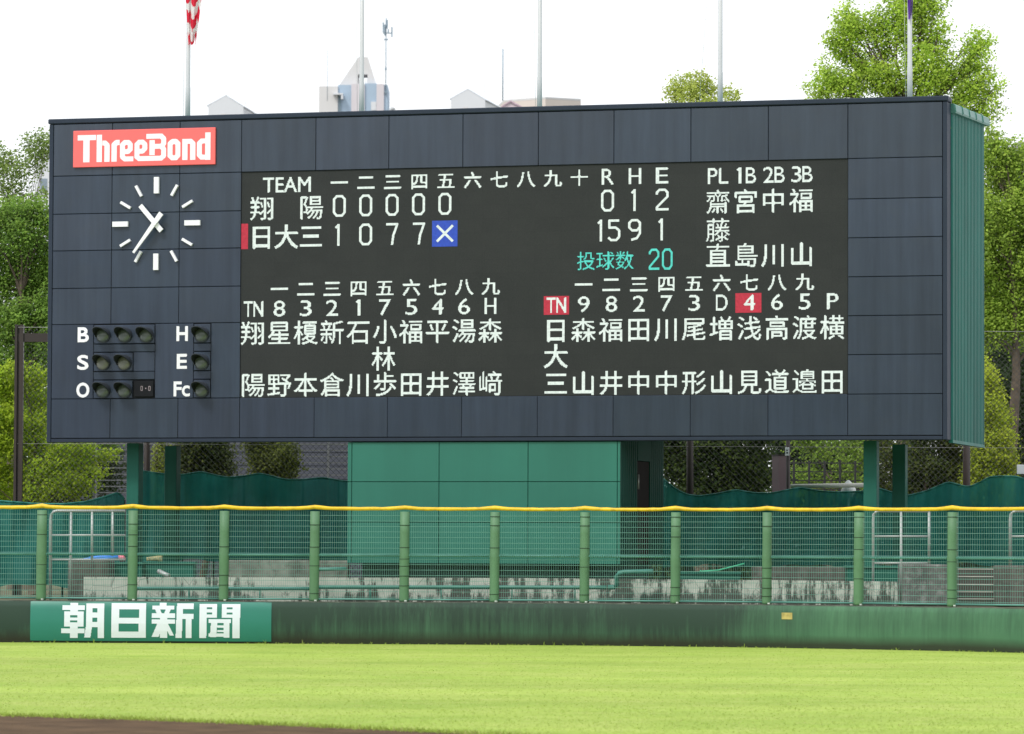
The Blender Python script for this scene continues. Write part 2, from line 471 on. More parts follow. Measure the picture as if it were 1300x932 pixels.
# count lamp field, cut round the lamp boxes
fx = [U_L0, ucol(118.5, 460), ucol(196.5, 460), ucol(245.5, 460), ucol(267.5, 460), U_L3]
for i in (0, 2, 4): clad(fx[i], fx[i + 1], z5, zl[-1], 1.0 if i else .97, g=.006)
lamp_rows = [(411.5, 436.5), (446.8, 471.5), (482, 506)]
for j, (a, b_) in enumerate(lamp_rows):
    z_a, z_b = zrow(185, a), zrow(185, b_)
    if j < 2:
        zn = zrow(185, lamp_rows[j + 1][0])
        clad(fx[1], fx[2], zn, z_b, .98, g=.006); clad(fx[3], fx[4], zn, z_b, .98, g=.006)
    ub = fx[2] if j == 0 else ucol(169, 460)
    clad(fx[1], ub, z_b, z_a, 1.0, .012, g=.014); clad(fx[3], fx[4], z_b, z_a, 1.0, .012, g=.014)
    if j == 1: clad(ub, fx[2], z_b, z_a, .97, g=.006)
for ua, ub in ((U_L0, U_L1), (U_L1, U_L2), (U_L2, U_L3)): clad(ua, ub, z7, z5, .93)
us_b = us_top[3:12]
for i in range(len(us_b) - 1): clad(us_b[i], us_b[i + 1], z7, z6, .93, g=.005)
zrr = [zr1] + [zrow(1138, y) for y in (251.7, 301.2, 350.8, 400.4, 450, 500.2)] + [z7]
for a, b_ in zip(zrr[:-1], zrr[1:]): clad(U_R0, U_R1, b_, a)
cl.build('cladding', slate, board, attr=True)

tr = MB()
tr.box((0, .0, ZB), (U_L0 - .006, .3, ZT - .13), bev=.01)
tr.box((U_R1 + .006, .0, ZB), (BW, .5, ZT - .13), bev=.01)
tr.box((U_L0, .004, ZB), (U_R1, .3, z7 - .012), bev=.01)
tr.box((-.03, -.03, ZT - .12), (BW + .03, .5, ZT), bev=.02)
tr.build('frame_trim', slate_dk, board)
bk = MB(); bk.box((U_L0 - .004, .055, ZB + .05), (U_R1 + .004, .35, ZT - .13)); bk.build('backing', gap_m, board)

# green body behind -----------------------------------------------
zsb, zst = ZB - .03, bp(1208, 143, .5)[1]
def rise(y): return zst + .17 * (y - .5) / 4.5            # the roof climbs a little to the back
sw = MB(); pitch = .205; k = 0; y = .5; pts = []
while y < BD:
    pts += [(y, 0), (y + .045, 0), (y + .06, .035), (y + .145, .035), (y + .16, 0)]; y += pitch
pts.append((BD, 0))
for (ya, oa), (yb, ob) in zip(pts[:-1], pts[1:]):
    sw.quad((BW + .005 + oa, ya, zsb), (BW + .005 + ob, yb, zsb), (BW + .005 + ob, yb, rise(yb)), (BW + .005 + oa, ya, rise(ya)))
sw.box((BW - .05, .51, zsb - .03), (BW + .045, BD, zsb + .04))
sw.build('side_wall', green_side, board, fix=False)
sw = MB(); sw.box((.0, .31, ZB + .25), (.03, BD, zst)); sw.build('side_wall', green_side, board)
rf = MB()
rf.prism([(BW + .11, -.01), (BW + .13, .03), (BW + .11, .17), (BW + .05, .21), (BW - .3, .24), (.3, .24), (-.02, .15), (-.02, -.01)], lambda a, c, t: (a, t, c + rise(t)), .505, BD + .3)
for kk in range(1, 5): rf.prism([(BW + .125, .0), (BW + .15, .03), (BW + .13, .18), (BW + .05, .225), (BW + .04, .2)], lambda a, c, t: (a, t, c + rise(t)), .45 + kk * .95, .48 + kk * .95)
rf.build('roof', green_trim, board)
rw = MB(); rw.box((.03, BD - .05, ZB + .25), (BW - .06, BD, zst + .1)); rw.build('rear_wall', green_side, board)
sf = MB(); sf.box((.04, .36, ZB + .30), (BW - .06, BD - .06, ZB + .34)); sf.build('soffit', slate_dk, board)
for px, off in ((168.2, .7), (216.3, 3.3), (1104.5, .7), (1141, 3.9)):
    u = bp(px, 600, off)[0]; c = MB()
    c.box((u - .155, off, 0), (u + .155, off + .32, ZB), bev=.012)
    c.box((u - .30, off - .12, 0), (u + .30, off + .44, .05))
    c.build('support_column', green_dk, board)

# lit screen --------------------------------------------------------
scr = MB()
us0, us1 = U_L3 + .005, U_R0 - .005; zs0, zs1 = z6 + .005, zr1 - .005
scr.box((us0, .03, zs0), (us1, .052, zs1))
def mat_screen():
    m, t, out = nodes('led_screen'); b = NB(t)
    tc = b.n('TexCoord').outputs['Object']
    c = b.ramp(b.noise(.9, tc, 4), [(.3, (.028, .031, .032)), (.7, (.033, .036, .0365))])
    br = b.n('TexBrick', i_Scale=1.0, offset=0.0); br.inputs['Brick Width'].default_value = .64; br.inputs['Row Height'].default_value = .32
    br.inputs['Mortar Size'].default_value = .006; br.inputs['Color1'].default_value = (1, 1, 1, 1); br.inputs['Color2'].default_value = (.955, .955, .955, 1); br.inputs['Mortar'].default_value = (.9, .9, .9, 1)
    mp = b.n('Mapping'); mp.inputs['Rotation'].default_value = (math.pi / 2, 0, 0); b.l(tc, mp.inputs['Vector']); b.l(mp.outputs[0], br.inputs['Vector'])
    c = b.mix(1.0, c, br.outputs['Color'], 'MULTIPLY')
    g = b.ramp(b.noise(38, b.mapped(tc, (1, 1, 1.7)), 2), [(.35, g3(.84)), (.65, g3(1.14))]); c = b.mix(1.0, c, g, 'MULTIPLY')
    p = b.n('BsdfPrincipled', i_Roughness=.7); p.inputs['Specular IOR Level'].default_value = .15; b.l(c, p.inputs['Base Color']); b.l(p.outputs[0], out.inputs[0]); return m
screen = scr.build('led_screen', mat_screen(), board)
led_white = emit('led_white', (.88, 1.0, .91), .74); led_cyan = emit('led_cyan', (.11, .80, .66), .72)
led_red = emit('led_red', (.95, .05, .10), .46); led_blue = emit('led_blue', (.05, .15, .90), .46)
YL = .024
row_mesh = None
def put(mbx, B, uc, zc, wu, hz, y=YL):
    nr, nc = B.shape
    for c0, r0, c1, r1 in rects(B):
        xa, xb = uc - wu / 2 + wu * c0 / nc, uc - wu / 2 + wu * c1 / nc
        za, zb = zc + hz / 2 - hz * r1 / nr, zc + hz / 2 - hz * r0 / nr
        mbx.quad((xa, y, za), (xb, y, za), (xb, y, zb), (xa, y, zb))
def sz(px, py, w, h):
    return bp(px + w / 2, py)[0] - bp(px - w / 2, py)[0], bp(px, py - h / 2)[1] - bp(px, py + h / 2)[1]
DIG = {'0': [[(5, 1.4), (11.5, 1.4), (15.1, 5.5), (15.1, 22), (11.5, 26.3), (5, 26.3), (1.4, 22), (1.4, 5.5), (5, 1.4)]],
       '1': [[(5.2, 5.0), (8.6, 1.6)], [(9, 0), (9, 27.7)]],
       '7': [[(1, 1.4), (15, 1.4), (13.6, 6), (10.2, 15.5), (8.6, 27.7)]],
       '2': [[(1.4, 7.5), (1.4, 5), (5, 1.4), (11.5, 1.4), (15.1, 5), (15.1, 10), (1.7, 23.5), (1.6, 26.3), (16.5, 26.3)]],
       '5': [[(15, 1.4), (2.6, 1.4), (2.6, 10.6), (11, 10.6), (14.8, 14), (14.8, 22.5), (11, 26.3), (4.8, 26.3), (1.2, 23)]],
       '9': [[(15.1, 10), (11.5, 14.2), (5, 14.2), (1.4, 10.5), (1.4, 5), (5, 1.4), (11.5, 1.4), (15.1, 5), (15.1, 18), (11, 24.4), (4, 26.3)]]}
def lit_row(items, m=None, label=None):
    """one line of lit text: items are (key, photo column, row reference, width, height); a plain digit key draws a tall score digit"""
    for key, px, ref, w, h in items:
        mbx = MB()
        u = bp(px, ref[1])[0]; z = bp(*ref)[1]; a, b_ = sz(px, ref[1], w, h)[0], sz(ref[0], ref[1], w, h)[1]
        put(mbx, glyph(key) if len(key) > 1 else strokes(DIG[key], 2.9 if h > 24 else 3.8, 0, 0, 16.5, 27.7, 33, 56), u, z, a, b_)
        kind = 'lit_kanji' if key[0] in 'KS' else 'lit_digit' if key[-1].isdigit() else 'lit_letter'
        o = mbx.build(kind, m or led_white, screen, fix=False)
        if label: o['label'] = label
def block(m, x0, y0, x1, y1):
    mbx = MB(); ua, ub = bp(x0, y0)[0], bp(x1, y1)[0]; xm = (x0 + x1) / 2
    zb = bp(xm, y0)[1]; za = bp(xm, y1)[1]
    mbx.quad((ua, YL + .002, za), (ub, YL + .002, za), (ub, YL + .002, zb), (ua, YL + .002, zb))
    return mbx.build('lit_marker', m, screen, fix=False)
KAN = '一二三四五六七八九十'
lit_row([('LTEAM', 363.8, (700, 227.3), 61, 19.5)])
lit_row([('S' + ch, 430.4 + 33.85 * i, (700, 226.3), 24, 22.5) for i, ch in enumerate(KAN)])
lit_row([('L' + ch, x, (805, 223.5), 16, 20.3) for ch, x in zip('RHE', (771.5, 805.8, 840.2))])
B2 = (964, 222.2)
lit_row([('L' + 'PL', 911.3, B2, 26, 20.3), ('1', 938.5, B2, 15, 20.3)])
lit_row([('D' + ch, x, B2, 13, 20.3) for ch, x in zip('B2B3B', (953, 975.4, 989.4, 1010.8, 1024.8))])
lit_row([('K' + ch, x, (363, 263.8), 32, 32.5) for x, ch in ((332.5, '翔'), (394.8, '陽'))])
lit_row([('0', 430.4 + 33.5 * i, (500, 260), 16.5, 27.7) for i in range(5)])
lit_row([(ch, x, (805, 254.0), 16.5, 27.7) for x, ch in ((771, '0'), (804.5, '1'), (840.3, '2'))])
POSX = (911.2, 946.3, 981.5, 1017.2)
lit_row([('K' + ch, x, (964, 255.0), 32.5, 32.5) for x, ch in zip(POSX, '齋宮中福')])
lit_row([('K' + ch, x, (363, 300.3), 32, 32.5) for x, ch in ((331.3, '日'), (363, '大'), (394.3, '三'))])
lit_row([(ch, x, (480, 297.3), 16.5, 27.7) for x, ch in ((428.5, '1'), (463.8, '0'), (497, '7'), (531, '7'))])
block(led_blue, 548.2, 280, 580.3, 313)['label'] = 'blue lit block under the cross of the fifth inning'
m_ = MB(); u, z = bp(564.4, 296.3); a, b_ = sz(564.4, 296, 24, 24); put(m_, strokes([[(2, 2), (22, 22)], [(22, 2), (2, 22)]], 2.9, 0, 0, 24, 24, 48, 48), u, z, a, b_); m_.build('lit_cross', led_white, screen, fix=False)
lit_row([(ch, x, (800, 292), 16.5, 27.7) for x, ch in ((761.8, '1'), (779, '5'), (805.3, '9'), (839, '1'))])
lit_row([('K藤', 911.2, (911, 292.0), 32.5, 32.5)])
block(led_red, 306, 284, 314.3, 316.3)['label'] = 'narrow red lit bar beside the lower team name'
lit_row([('K' + ch, x, (768, 330.8), 24.5, 25) for x, ch in ((743.8, '投'), (768.2, '球'), (792.6, '数'))], led_cyan, 'turquoise lit character of the pitch count')
lit_row([(ch, x, (838, 329), 13.5, 27) for x, ch in ((830, '2'), (846.8, '0'))], led_cyan, 'turquoise lit digit of the number 20')
lit_row([('K' + ch, x, (964, 323.6), 32.5, 32.5) for x, ch in zip(POSX, '直島川山')])
lit_row([('S' + KAN[i], 354.3 + 33.5 * i, (488, 365.3), 24, 22.5) for i in range(9)])
lit_row([('S' + KAN[i], 740.6 + 35.05 * i, (880, 359.6), 24.5, 22.5) for i in range(9)])
lit_row([('LTN', 321.4, (470, 390.4), 25, 20)])
lit_row([('1' if ch == '1' else 'D' + ch, 354.3 + 33.5 * i, (470, 390.3), 15, 20.3) for i, ch in enumerate('83217546H')])
block(led_red, 690, 375.8, 722, 399.5)['label'] = 'red lit block behind the letters TN'; block(led_red, 933.3, 372, 966.3, 396.9)['label'] = 'red lit block behind the number 4'
lit_row([('LTN', 706, (706, 387.4), 25, 19.5)])
lit_row([('D' + ch, 740.8 + 35.05 * i, (880, 384.6), 14.8, 20.3) for i, ch in enumerate('98273D465')])
lit_row([('DP', 1056.8, (880, 384.6), 14.8, 20.3)])
lit_row([('K' + ch, 320.6 + 33.5 * i, (471, 421.2), 32, 32.5) for i, ch in enumerate('翔星榎新石小福平湯森')])
lit_row([('K林', 486.6, (486, 455.3), 32, 32.5)])
lit_row([('K' + ch, 320.6 + 33.5 * i, (471, 487.7), 32, 32.5) for i, ch in enumerate('陽野本倉川歩田井澤﨑')])
lit_row([('K' + ch, 705.2 + 35.1 * i, (880, 417.3), 32.5, 32.5) for i, ch in enumerate('日森福田川尾増浅高渡横')])
lit_row([('K大', 705.2, (705, 452.0), 32.5, 32.5)])
lit_row([('K' + ch, 705.2 + 35.1 * i, (880, 485.3), 32.5, 32.5) for i, ch in enumerate('三山井中中形山見道邉田')])

# sponsor sign --------------------------------------------------------
sg = MB(); (ua, _), (ub, _) = bp(94, 189), bp(274.3, 189)
za, zb = bp(184, 211.0)[1], bp(184, 164.3)[1]
sg.box((ua, -.06, za), (ub, .0, zb), bev=.01)
sign = sg.build('sign_board', pmat('red_sign', (.88, .135, .13), .5, .03, 1), board)
LOGO = [(44, [(95, 131), (248, 131)]), (52, [(169, 131), (169, 337)]), (45, [(277, 108), (277, 337)]), (42, [(300, 178), (322, 178), (341, 197), (341, 337)]),
        (44, [(399, 337), (399, 196), (417, 178), (445, 178)]),
        (41, [(559, 316), (489, 316), (469, 297), (469, 197), (488, 178), (516, 178), (534, 197), (534, 234), (516, 253), (490, 253)]),
        (41, [(665, 130), (785, 130), (807, 152), (807, 197), (788, 217), (807, 238), (807, 297), (785, 317), (608, 317), (587, 298), (587, 197), (606, 178), (634, 178), (652, 197), (652, 234), (634, 253), (608, 253)]),
        (40, [(735, 217), (788, 217)]), (45, [(712, 165), (712, 288)]),
        (42, [(880, 180), (907, 180), (925, 198), (925, 297), (907, 316), (880, 316), (861, 297), (861, 198), (880, 180)]),
        (43, [(982, 160), (982, 337)]), (42, [(1003, 181), (1028, 181), (1047, 199), (1047, 337)]),
        (46, [(1170, 111), (1170, 338)]), (42, [(1148, 181), (1120, 181), (1102, 199), (1102, 297), (1120, 316), (1148, 316)])]
lg = MB(); put(lg, strokes(LOGO, 42, 58, 70, 1230, 377, 400, 105), (ua + ub) / 2, (za + zb) / 2, ub - ua, zb - za, -.064)
lg.build('lettering', white_p, sign, fix=False)

# clock -----------------------------------------------------------------
cu, cz = bp(199.2, 284.0); RM = sz(199.2, 284, 10, 10)[1] / 10       # metres per photo pixel, upright
def cbox(mbx, ang, r0, r1, w0, w1, y0, y1):
    s, c = math.sin(ang), math.cos(ang)
    def P(r, w, y): return (cu + (s * r + c * w) * RM, y, cz + (c * r - s * w) * RM)
    mbx.add([P(r, w * k, y) for y in (y0, y1) for r, w in ((r0, w0), (r1, w1)) for k in (-.5, .5)],
            [(0, 1, 3, 2), (4, 6, 7, 5), (0, 4, 5, 1), (2, 3, 7, 6), (0, 2, 6, 4), (1, 5, 7, 3)])
hub = MB(); hub.tube([(cu, .0, cz), (cu, -.2, cz)], .055, 16); clock = hub.build('clock', white_p, board)
for k in range(12):
    m_ = MB(); big = k % 3 == 0
    cbox(m_, k * math.pi / 6, 38.2 if big else 40.5, 59 if big else 55.8, 6.5 if big else 3.3, 6.5 if big else 3.3, -.07, 0.0)
    m_.build('hour_mark', white_p, clock)
m_ = MB(); cbox(m_, math.radians(318.5), -13, 30.5, 6.2, 6.0, -.135, -.10); m_.build('hour_hand', white_p, clock)
m_ = MB(); cbox(m_, math.radians(217), -15.5, 46.5, 6.6, 3.0, -.19, -.155); m_.build('minute_hand', white_p, clock)

# count lamps, letters, small display -------------------------------------
def mat_lens():
    return pmat('lamp_lens', (.095, .115, .108), .22, .12, 6, spec=.6)
lens_m = mat_lens(); lens_w = pmat('pale_lamp_lens', (.17, .172, .15), .3, .15, 6, spec=.6)
visor_m = pmat('visor_metal', (.03, .036, .045), .5, .1, 4, spec=.4)
def lamp(px, py, lm, label=None):
    u, z = bp(px, py); r = .158
    hd = MB()
    hd.tube([(u, -.012, z), (u, -.05, z)], r + .018, 24)
    lampo = hd.build('count_lamp', visor_m, board)
    ln = MB(); rows = []
    for i in range(6):
        f = i / 5; rr = r * math.cos(f * math.pi / 2) if i < 5 else .002
        rows.append([(u + rr * math.cos(2 * math.pi * k / 24), -.052 - .055 * math.sin(f * math.pi / 2), z + rr * math.sin(2 * math.pi * k / 24)) for k in range(25)])
    ln.grid(rows); ln.build('lens', lm, lampo)
    vs = MB(); R1, R2 = [], []; r = .172
    for s_ in (0, 1):
        rr = r + .02 - s_ * .014; row0, row1 = [], []
        for k in range(29):
            a = math.radians(-14 + 208 * k / 28); lng = .07 + .40 * max(0, math.sin(a)) ** .8
            row0.append((u + rr * math.cos(a), -.02, z + rr * math.sin(a))); row1.append((u + rr * math.cos(a) * .99, -.03 - lng, z + rr * math.sin(a) * .99))
        (R1 if s_ == 0 else R2).extend([row0, row1])
    vs.grid(R1); vs.grid(R2); vs.grid([R1[1], R2[1]], smooth=False); vs.build('visor', visor_m, lampo)
for j, y in enumerate((426.0, 461.0, 496.0)):
    for x in ((131.5, 158.8, 186.2) if j == 0 else (131.2, 158.4)): lamp(x, y, lens_w if j == 1 else lens_m)
    lamp(256.6, y - .6, lens_m)
def letter(key, px, py, w, h):
    m_ = MB(); u, z = bp(px, py); a, b_ = sz(px, py, w, h); put(m_, glyph(key), u, z, a, b_, -.006); return m_
for key, px, py, w, h in (('PB', 105.8, 425, 14.2, 19), ('PS', 105.3, 460.2, 14.2, 19), ('PO', 105.3, 495.3, 16.4, 19), ('PH', 231.4, 423.6, 14.6, 19), ('PE', 231, 458.8, 13, 19)):
    letter(key, px, py, w, h).build('letter', white_p, board, fix=False)
m_ = letter('PF', 225.6, 493.8, 10.3, 19); u, z = bp(236.1, 496.4); a, b_ = sz(236, 496, 10.2, 14); put(m_, glyph('Pc'), u, z, a, b_, -.006); m_.build('letter', white_p, board, fix=False)
dp = MB(); (ua, za), (ub, zb) = bp(170, 503.8), bp(195.3, 483.6); dp.box((ua, -.03, za), (ub, .02, zb), bev=.008)
disp = dp.build('small_display', black_m, board)
m_ = MB()
for x, d in ((180.5, '0'), (190.3, '0')):
    u, z = bp(x, 493.2); put(m_, strokes(DIG[d], 4.5, 0, 0, 16.5, 27.7, 16, 28), u, z, .058, .115, -.034)
u, z = bp(185.6, 493.2); put(m_, np.ones((1, 1), bool), u, z, .03, .03, -.034)
m_.build('digits', pmat('dim_digits', (.24, .20, .215), .6), disp, fix=False)

# ------------------------------------------------------------------ green room under the board
room = thing('scoreboard_room', 'plain green panelled room building under the middle of the scoreboard', 'building', BO, -TH)
ra, rb = bp(441.3, 600, .08)[0], bp(788, 600, .08)[0]; rz0 = bp(615, 716, .08)[1]; rdep = 4.3; rzt = ZB - .012
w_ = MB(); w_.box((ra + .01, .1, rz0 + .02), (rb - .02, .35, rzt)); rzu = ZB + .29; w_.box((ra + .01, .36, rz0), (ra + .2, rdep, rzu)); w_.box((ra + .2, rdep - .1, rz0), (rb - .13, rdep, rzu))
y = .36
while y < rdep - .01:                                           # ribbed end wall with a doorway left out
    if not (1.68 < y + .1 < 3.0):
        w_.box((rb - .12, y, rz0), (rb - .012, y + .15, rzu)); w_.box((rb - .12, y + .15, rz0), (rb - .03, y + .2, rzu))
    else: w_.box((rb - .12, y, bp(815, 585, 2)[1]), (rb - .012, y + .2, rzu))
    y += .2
w_.build('wall', pmat('shaded_side_green', (.010, .068, .050), .6, .1, 1.2, spec=.12), room)  # darker than the facade: shade under the board is put into this green
pn = MB(); ux = [ra, bp(445.6, 600)[0], bp(556.4, 600)[0], bp(669.4, 600)[0], bp(782.8, 600)[0], rb]; zx = [rz0, bp(615, 663.5)[1], bp(615, 611.7)[1], rzt]
for i in range(5):
    for j in range(3): pn.box((ux[i] + .007, .06, zx[j] + .007), (ux[i + 1] - .007, .1, zx[j + 1] - .007), bev=.006, col=g3(RNG.uniform(.95, 1.04)))
pn.build('facade_panels', green_bld, room, attr=True)
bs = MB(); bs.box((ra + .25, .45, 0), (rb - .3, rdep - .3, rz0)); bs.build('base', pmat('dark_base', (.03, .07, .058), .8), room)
dz0, dz1 = rz0 + .02, bp(815, 585, 2)[1] - .01
dr = MB(); dr.box((rb - .1, 1.72, dz0), (rb - .035, 2.95, dz1), bev=.01); door = dr.build('door', pmat('brown_door', (.022, .016, .016), .7, .1, 3, spec=.08), room)
hd = MB(); hd.tube([(rb - .02, 1.85, dz0 + 1.75), (rb - .02, 1.85, dz0 + 2.1)], .02, 8); hd.build('handle', pmat('steel_handle', (.5, .5, .48), .35, metal=.6), door)

# ------------------------------------------------------------------ outfield wall, its banner, the fence on top
PROF = [(.02, .935), (.055, .915), (.085, .80), (.105, .62), (.115, .45), (.11, .28), (.09, .12), (.06, 0.0)]
def prof(z):
    zs = [p[1] for p in PROF][::-1]; os_ = [p[0] for p in PROF][::-1]
    return float(np.interp(z, zs, os_))
def mat_wall():
    m, t, out = nodes('weathered_green_wall'); b = NB(t)
    tc = b.n('TexCoord').outputs['Object']; sp = b.n('SeparateXYZ'); b.l(tc, sp.inputs[0])
    c = b.ramp(b.noise(.8, tc, 4), [(.3, (.066, .180, .100)), (.7, (.088, .215, .122))])
    st = b.math('ADD', b.math('MULTIPLY', b.noise(2.2, b.mapped(tc, (1.6, 1.6, .10)), 8, .72), .55), b.math('MULTIPLY', b.noise(9, b.mapped(tc, (1.6, 1.6, .035)), 4, .7), .45))
    big = b.noise(.33, b.mapped(tc, (1, 1, .4)), 3)
    xr = b.n('MapRange', i_1=4.6, i_2=7.0, i_3=0.0, i_4=1.0); b.l(sp.outputs[0], xr.inputs[0])     # cleaner towards the right end
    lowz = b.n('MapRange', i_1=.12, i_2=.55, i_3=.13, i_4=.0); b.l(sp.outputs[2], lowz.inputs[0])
    k = b.math('ADD', b.math('MULTIPLY', st, .75), b.math('MULTIPLY', big, .42))
    k = b.math('SUBTRACT', k, b.math('MULTIPLY', xr.outputs[0], .27))
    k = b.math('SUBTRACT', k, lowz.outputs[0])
    dark = b.ramp(k, [(.22, g3(.15)), (.56, g3(.96))])
    c = b.mix(dark, c, (.022, .044, .034))
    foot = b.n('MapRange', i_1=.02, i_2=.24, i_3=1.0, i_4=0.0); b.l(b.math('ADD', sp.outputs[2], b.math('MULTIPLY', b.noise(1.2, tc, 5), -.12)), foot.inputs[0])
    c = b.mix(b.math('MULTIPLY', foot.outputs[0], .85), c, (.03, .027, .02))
    scr = b.ramp(b.noise(9, b.mapped(tc, (1, 1, .12)), 3, .8), [(.70, g3(0)), (.78, g3(.35))])
    c = b.mix(scr, c, (.22, .27, .22))
    p = b.n('BsdfPrincipled', i_Roughness=.7); p.inputs['Specular IOR Level'].default_value = .3
    b.l(c, p.inputs['Base Color']); b.l(p.outputs[0], out.inputs[0]); return m
wall = thing('outfield_wall', 'long low green padded outfield wall streaked with black weathering', 'wall')
mb = MB(); wx = list(range(-240, 1541, 10))
rows = [[wall_at(px, TZ + .01, -.30) for px in wx], [wall_at(px, .935, -.28) for px in wx]]
for o_, z in PROF: rows.append([wall_at(px, z, o_ + .006 * math.sin(px * .05 + z * 3)) for px in wx])
mb.grid(rows); mb.build('wall_pad', mat_wall(), wall)
cp = MB(); cp.grid([[wall_at(px, .945 if i in (1, 2) else .915, -.27 if i < 2 else .035) for px in wx] for i in range(4)], smooth=False)
cp.build('coping', pmat('stained_coping', (.10, .115, .10), .85, .4, 3, dirt=(.02, .025, .02), dirt_amt=.8), wall)
pz = MB(); q4 = [wall_at(x, z, prof(z) + o_) for o_ in (.014, .002) for x, z in ((992, .63), (1005.5, .63), (1005.5, .775), (992, .775))]
pz.add(q4, [(0, 1, 2, 3), (7, 6, 5, 4), (0, 4, 5, 1), (1, 5, 6, 2), (2, 6, 7, 3), (3, 7, 4, 0)])
pz.build('wall_plate', pmat('yellow_plate', (.42, .34, .10), .6, .25, 8), wall)['label'] = 'small dull yellow plate on the wall'

banner = thing('advertising_banner', 'teal banner with bold white Japanese newspaper lettering on the outfield wall', 'banner', wall_at(193, 0, .12))
mb = MB(); bx = np.linspace(40, 345.5, 62); bz = np.linspace(.045, .925, 14)
mb.grid([[wall_at(px, z, prof(z) + .016) for px in bx] for z in bz]); mb.grid([[wall_at(px, z, prof(z) + .008) for px in bx] for z in bz])
mb.build('cloth', pmat('banner_cloth', (.022, .185, .145), .38, .05, 1, spec=.5), banner, world=True)
KB = np.zeros((83, 496), bool)                                # lettering painted on a grid laid over the banner
def P_(x0, y0, x1, y1, v=True, dx=0.0):
    for r in range(83):
        y = 40 + (r + .5) * 208 / 83
        if y0 <= y < y1:
            f = dx * (y - y0) / max(1, (y1 - y0)); c0, c1 = round((x0 + f - 22) / 2.5), round((x1 + f - 22) / 2.5); KB[r, max(0, c0):c1] = v
# asa
P_(228, 48, 268, 62); P_(188, 60, 303, 84); P_(228, 84, 268, 92); P_(197, 92, 298, 172); P_(228, 112, 264, 124, False); P_(228, 139, 264, 150, False)
P_(228, 172, 268, 183); P_(183, 183, 303, 208); P_(228, 208, 268, 232)
P_(310, 50, 403, 176); P_(341, 76, 366, 98, False); P_(341, 126, 366, 148, False); P_(308, 176, 340, 231, True, -8); P_(369, 176, 403, 232)
# hi
P_(440, 48, 618, 230); P_(479, 80, 582, 124, False); P_(477, 156, 580, 198, False)
# shin
P_(687, 46, 722, 60); P_(650, 59, 762, 81); P_(664, 81, 690, 102, True, 8); P_(718, 81, 744, 102, True, -8); P_(646, 101, 766, 125); P_(690, 125, 726, 230); P_(648, 133, 766, 155)
P_(676, 155, 712, 226, True, -30); P_(708, 155, 730, 218, True, 32)
P_(776, 56, 808, 230, True, -6); P_(776, 48, 862, 78); P_(776, 102, 862, 130); P_(822, 130, 853, 231)
# bun
P_(893, 50, 982, 123); P_(893, 123, 930, 231, True, -2); P_(930, 68, 958, 78, False); P_(930, 94, 958, 104, False)
P_(1006, 50, 1102, 123); P_(1062, 123, 1100, 231); P_(1033, 68, 1062, 78, False); P_(1033, 94, 1062, 104, False)
P_(940, 130, 1054, 150); P_(952, 150, 985, 226, True, -6); P_(1016, 150, 1048, 228); P_(985, 164, 1016, 175); P_(985, 187, 1016, 198); P_(940, 206, 1048, 224)
lt = MB()
for c0, r0, c1, r1 in rects(KB):
    n_ = max(1, (r1 - r0) // 6); m2 = max(1, (c1 - c0) // 40)
    X_ = [40 + (c0 + (c1 - c0) * i / m2) * 305.5 / 496 for i in range(m2 + 1)]; Z_ = [.925 - .88 * (r0 + (r1 - r0) * j / n_) / 83 for j in range(n_ + 1)]
    lt.grid([[wall_at(x, z, prof(z) + .022) for x in X_] for z in Z_])
lt.build('lettering', pmat('banner_white', (.72, .77, .88), .5, .03, 2), banner, world=True, fix=False)

fence = thing('outfield_fence', 'green padded post and wire mesh fence with yellow top rail on the outfield wall', 'fence')
POSTS = [-64, 52, 168, 284, 399, 513.3, 628, 742.4, 858, 974.3, 1091, 1210, 1331]
pad_m = pmat('green_post_pad', (.095, .212, .113), .6, .08, 2.5, streak=.12, sscale=3, dirt=(.07, .16, .075), dirt_amt=.35)
strap_m = pmat('dark_strap', (.02, .05, .03), .7); wire_m = pmat('green_wire', (.13, .30, .26), .45, .1, 3)
bolt_m = pmat('grey_bolt', (.45, .5, .46), .5)
rail_m = pmat('teal_rail', (.09, .26, .22), .5, .1, 3)
RZ = 3.03
for px in POSTS:
    g = wall_at(px, .95, -.12); p_ = MB(); a0 = .113
    hh = [.95, 1.0, 1.45, 1.93, 1.98, 2.04, 2.5, RZ - .06]; k0 = RNG.uniform(.97, 1.03)
    rs = [a0 * 1.0, a0 * 1.0, a0 * .985, a0 * 1.04, a0 * 1.07, a0 * 1.0, a0 * .98, a0]
    p_.tube([(g.x + .006 * (z - 2), g.y, z) for z in hh], [r * k0 for r in rs], 14)
    post = p_.build('post', pad_m, fence)
    for z in sorted(RNG.sample([1.12, 1.3, 1.52, 1.74, 1.9, 2.16, 2.42, 2.66, 2.86], RNG.choice([3, 4, 5, 6]))):
        s_ = MB(); s_.tube([(g.x + .006 * (z - 2), g.y, z), (g.x + .006 * (z - 2), g.y, z + .013)], a0 * 1.05, 14, smooth=True)
        s_.build('strap', strap_m, post)
    bt = MB(); bt.tube([(g.x + .03, g.y - .09, .945), (g.x + .03, g.y - .09, .985)], .035, 8); bt.build('base_bolt', bolt_m, post)
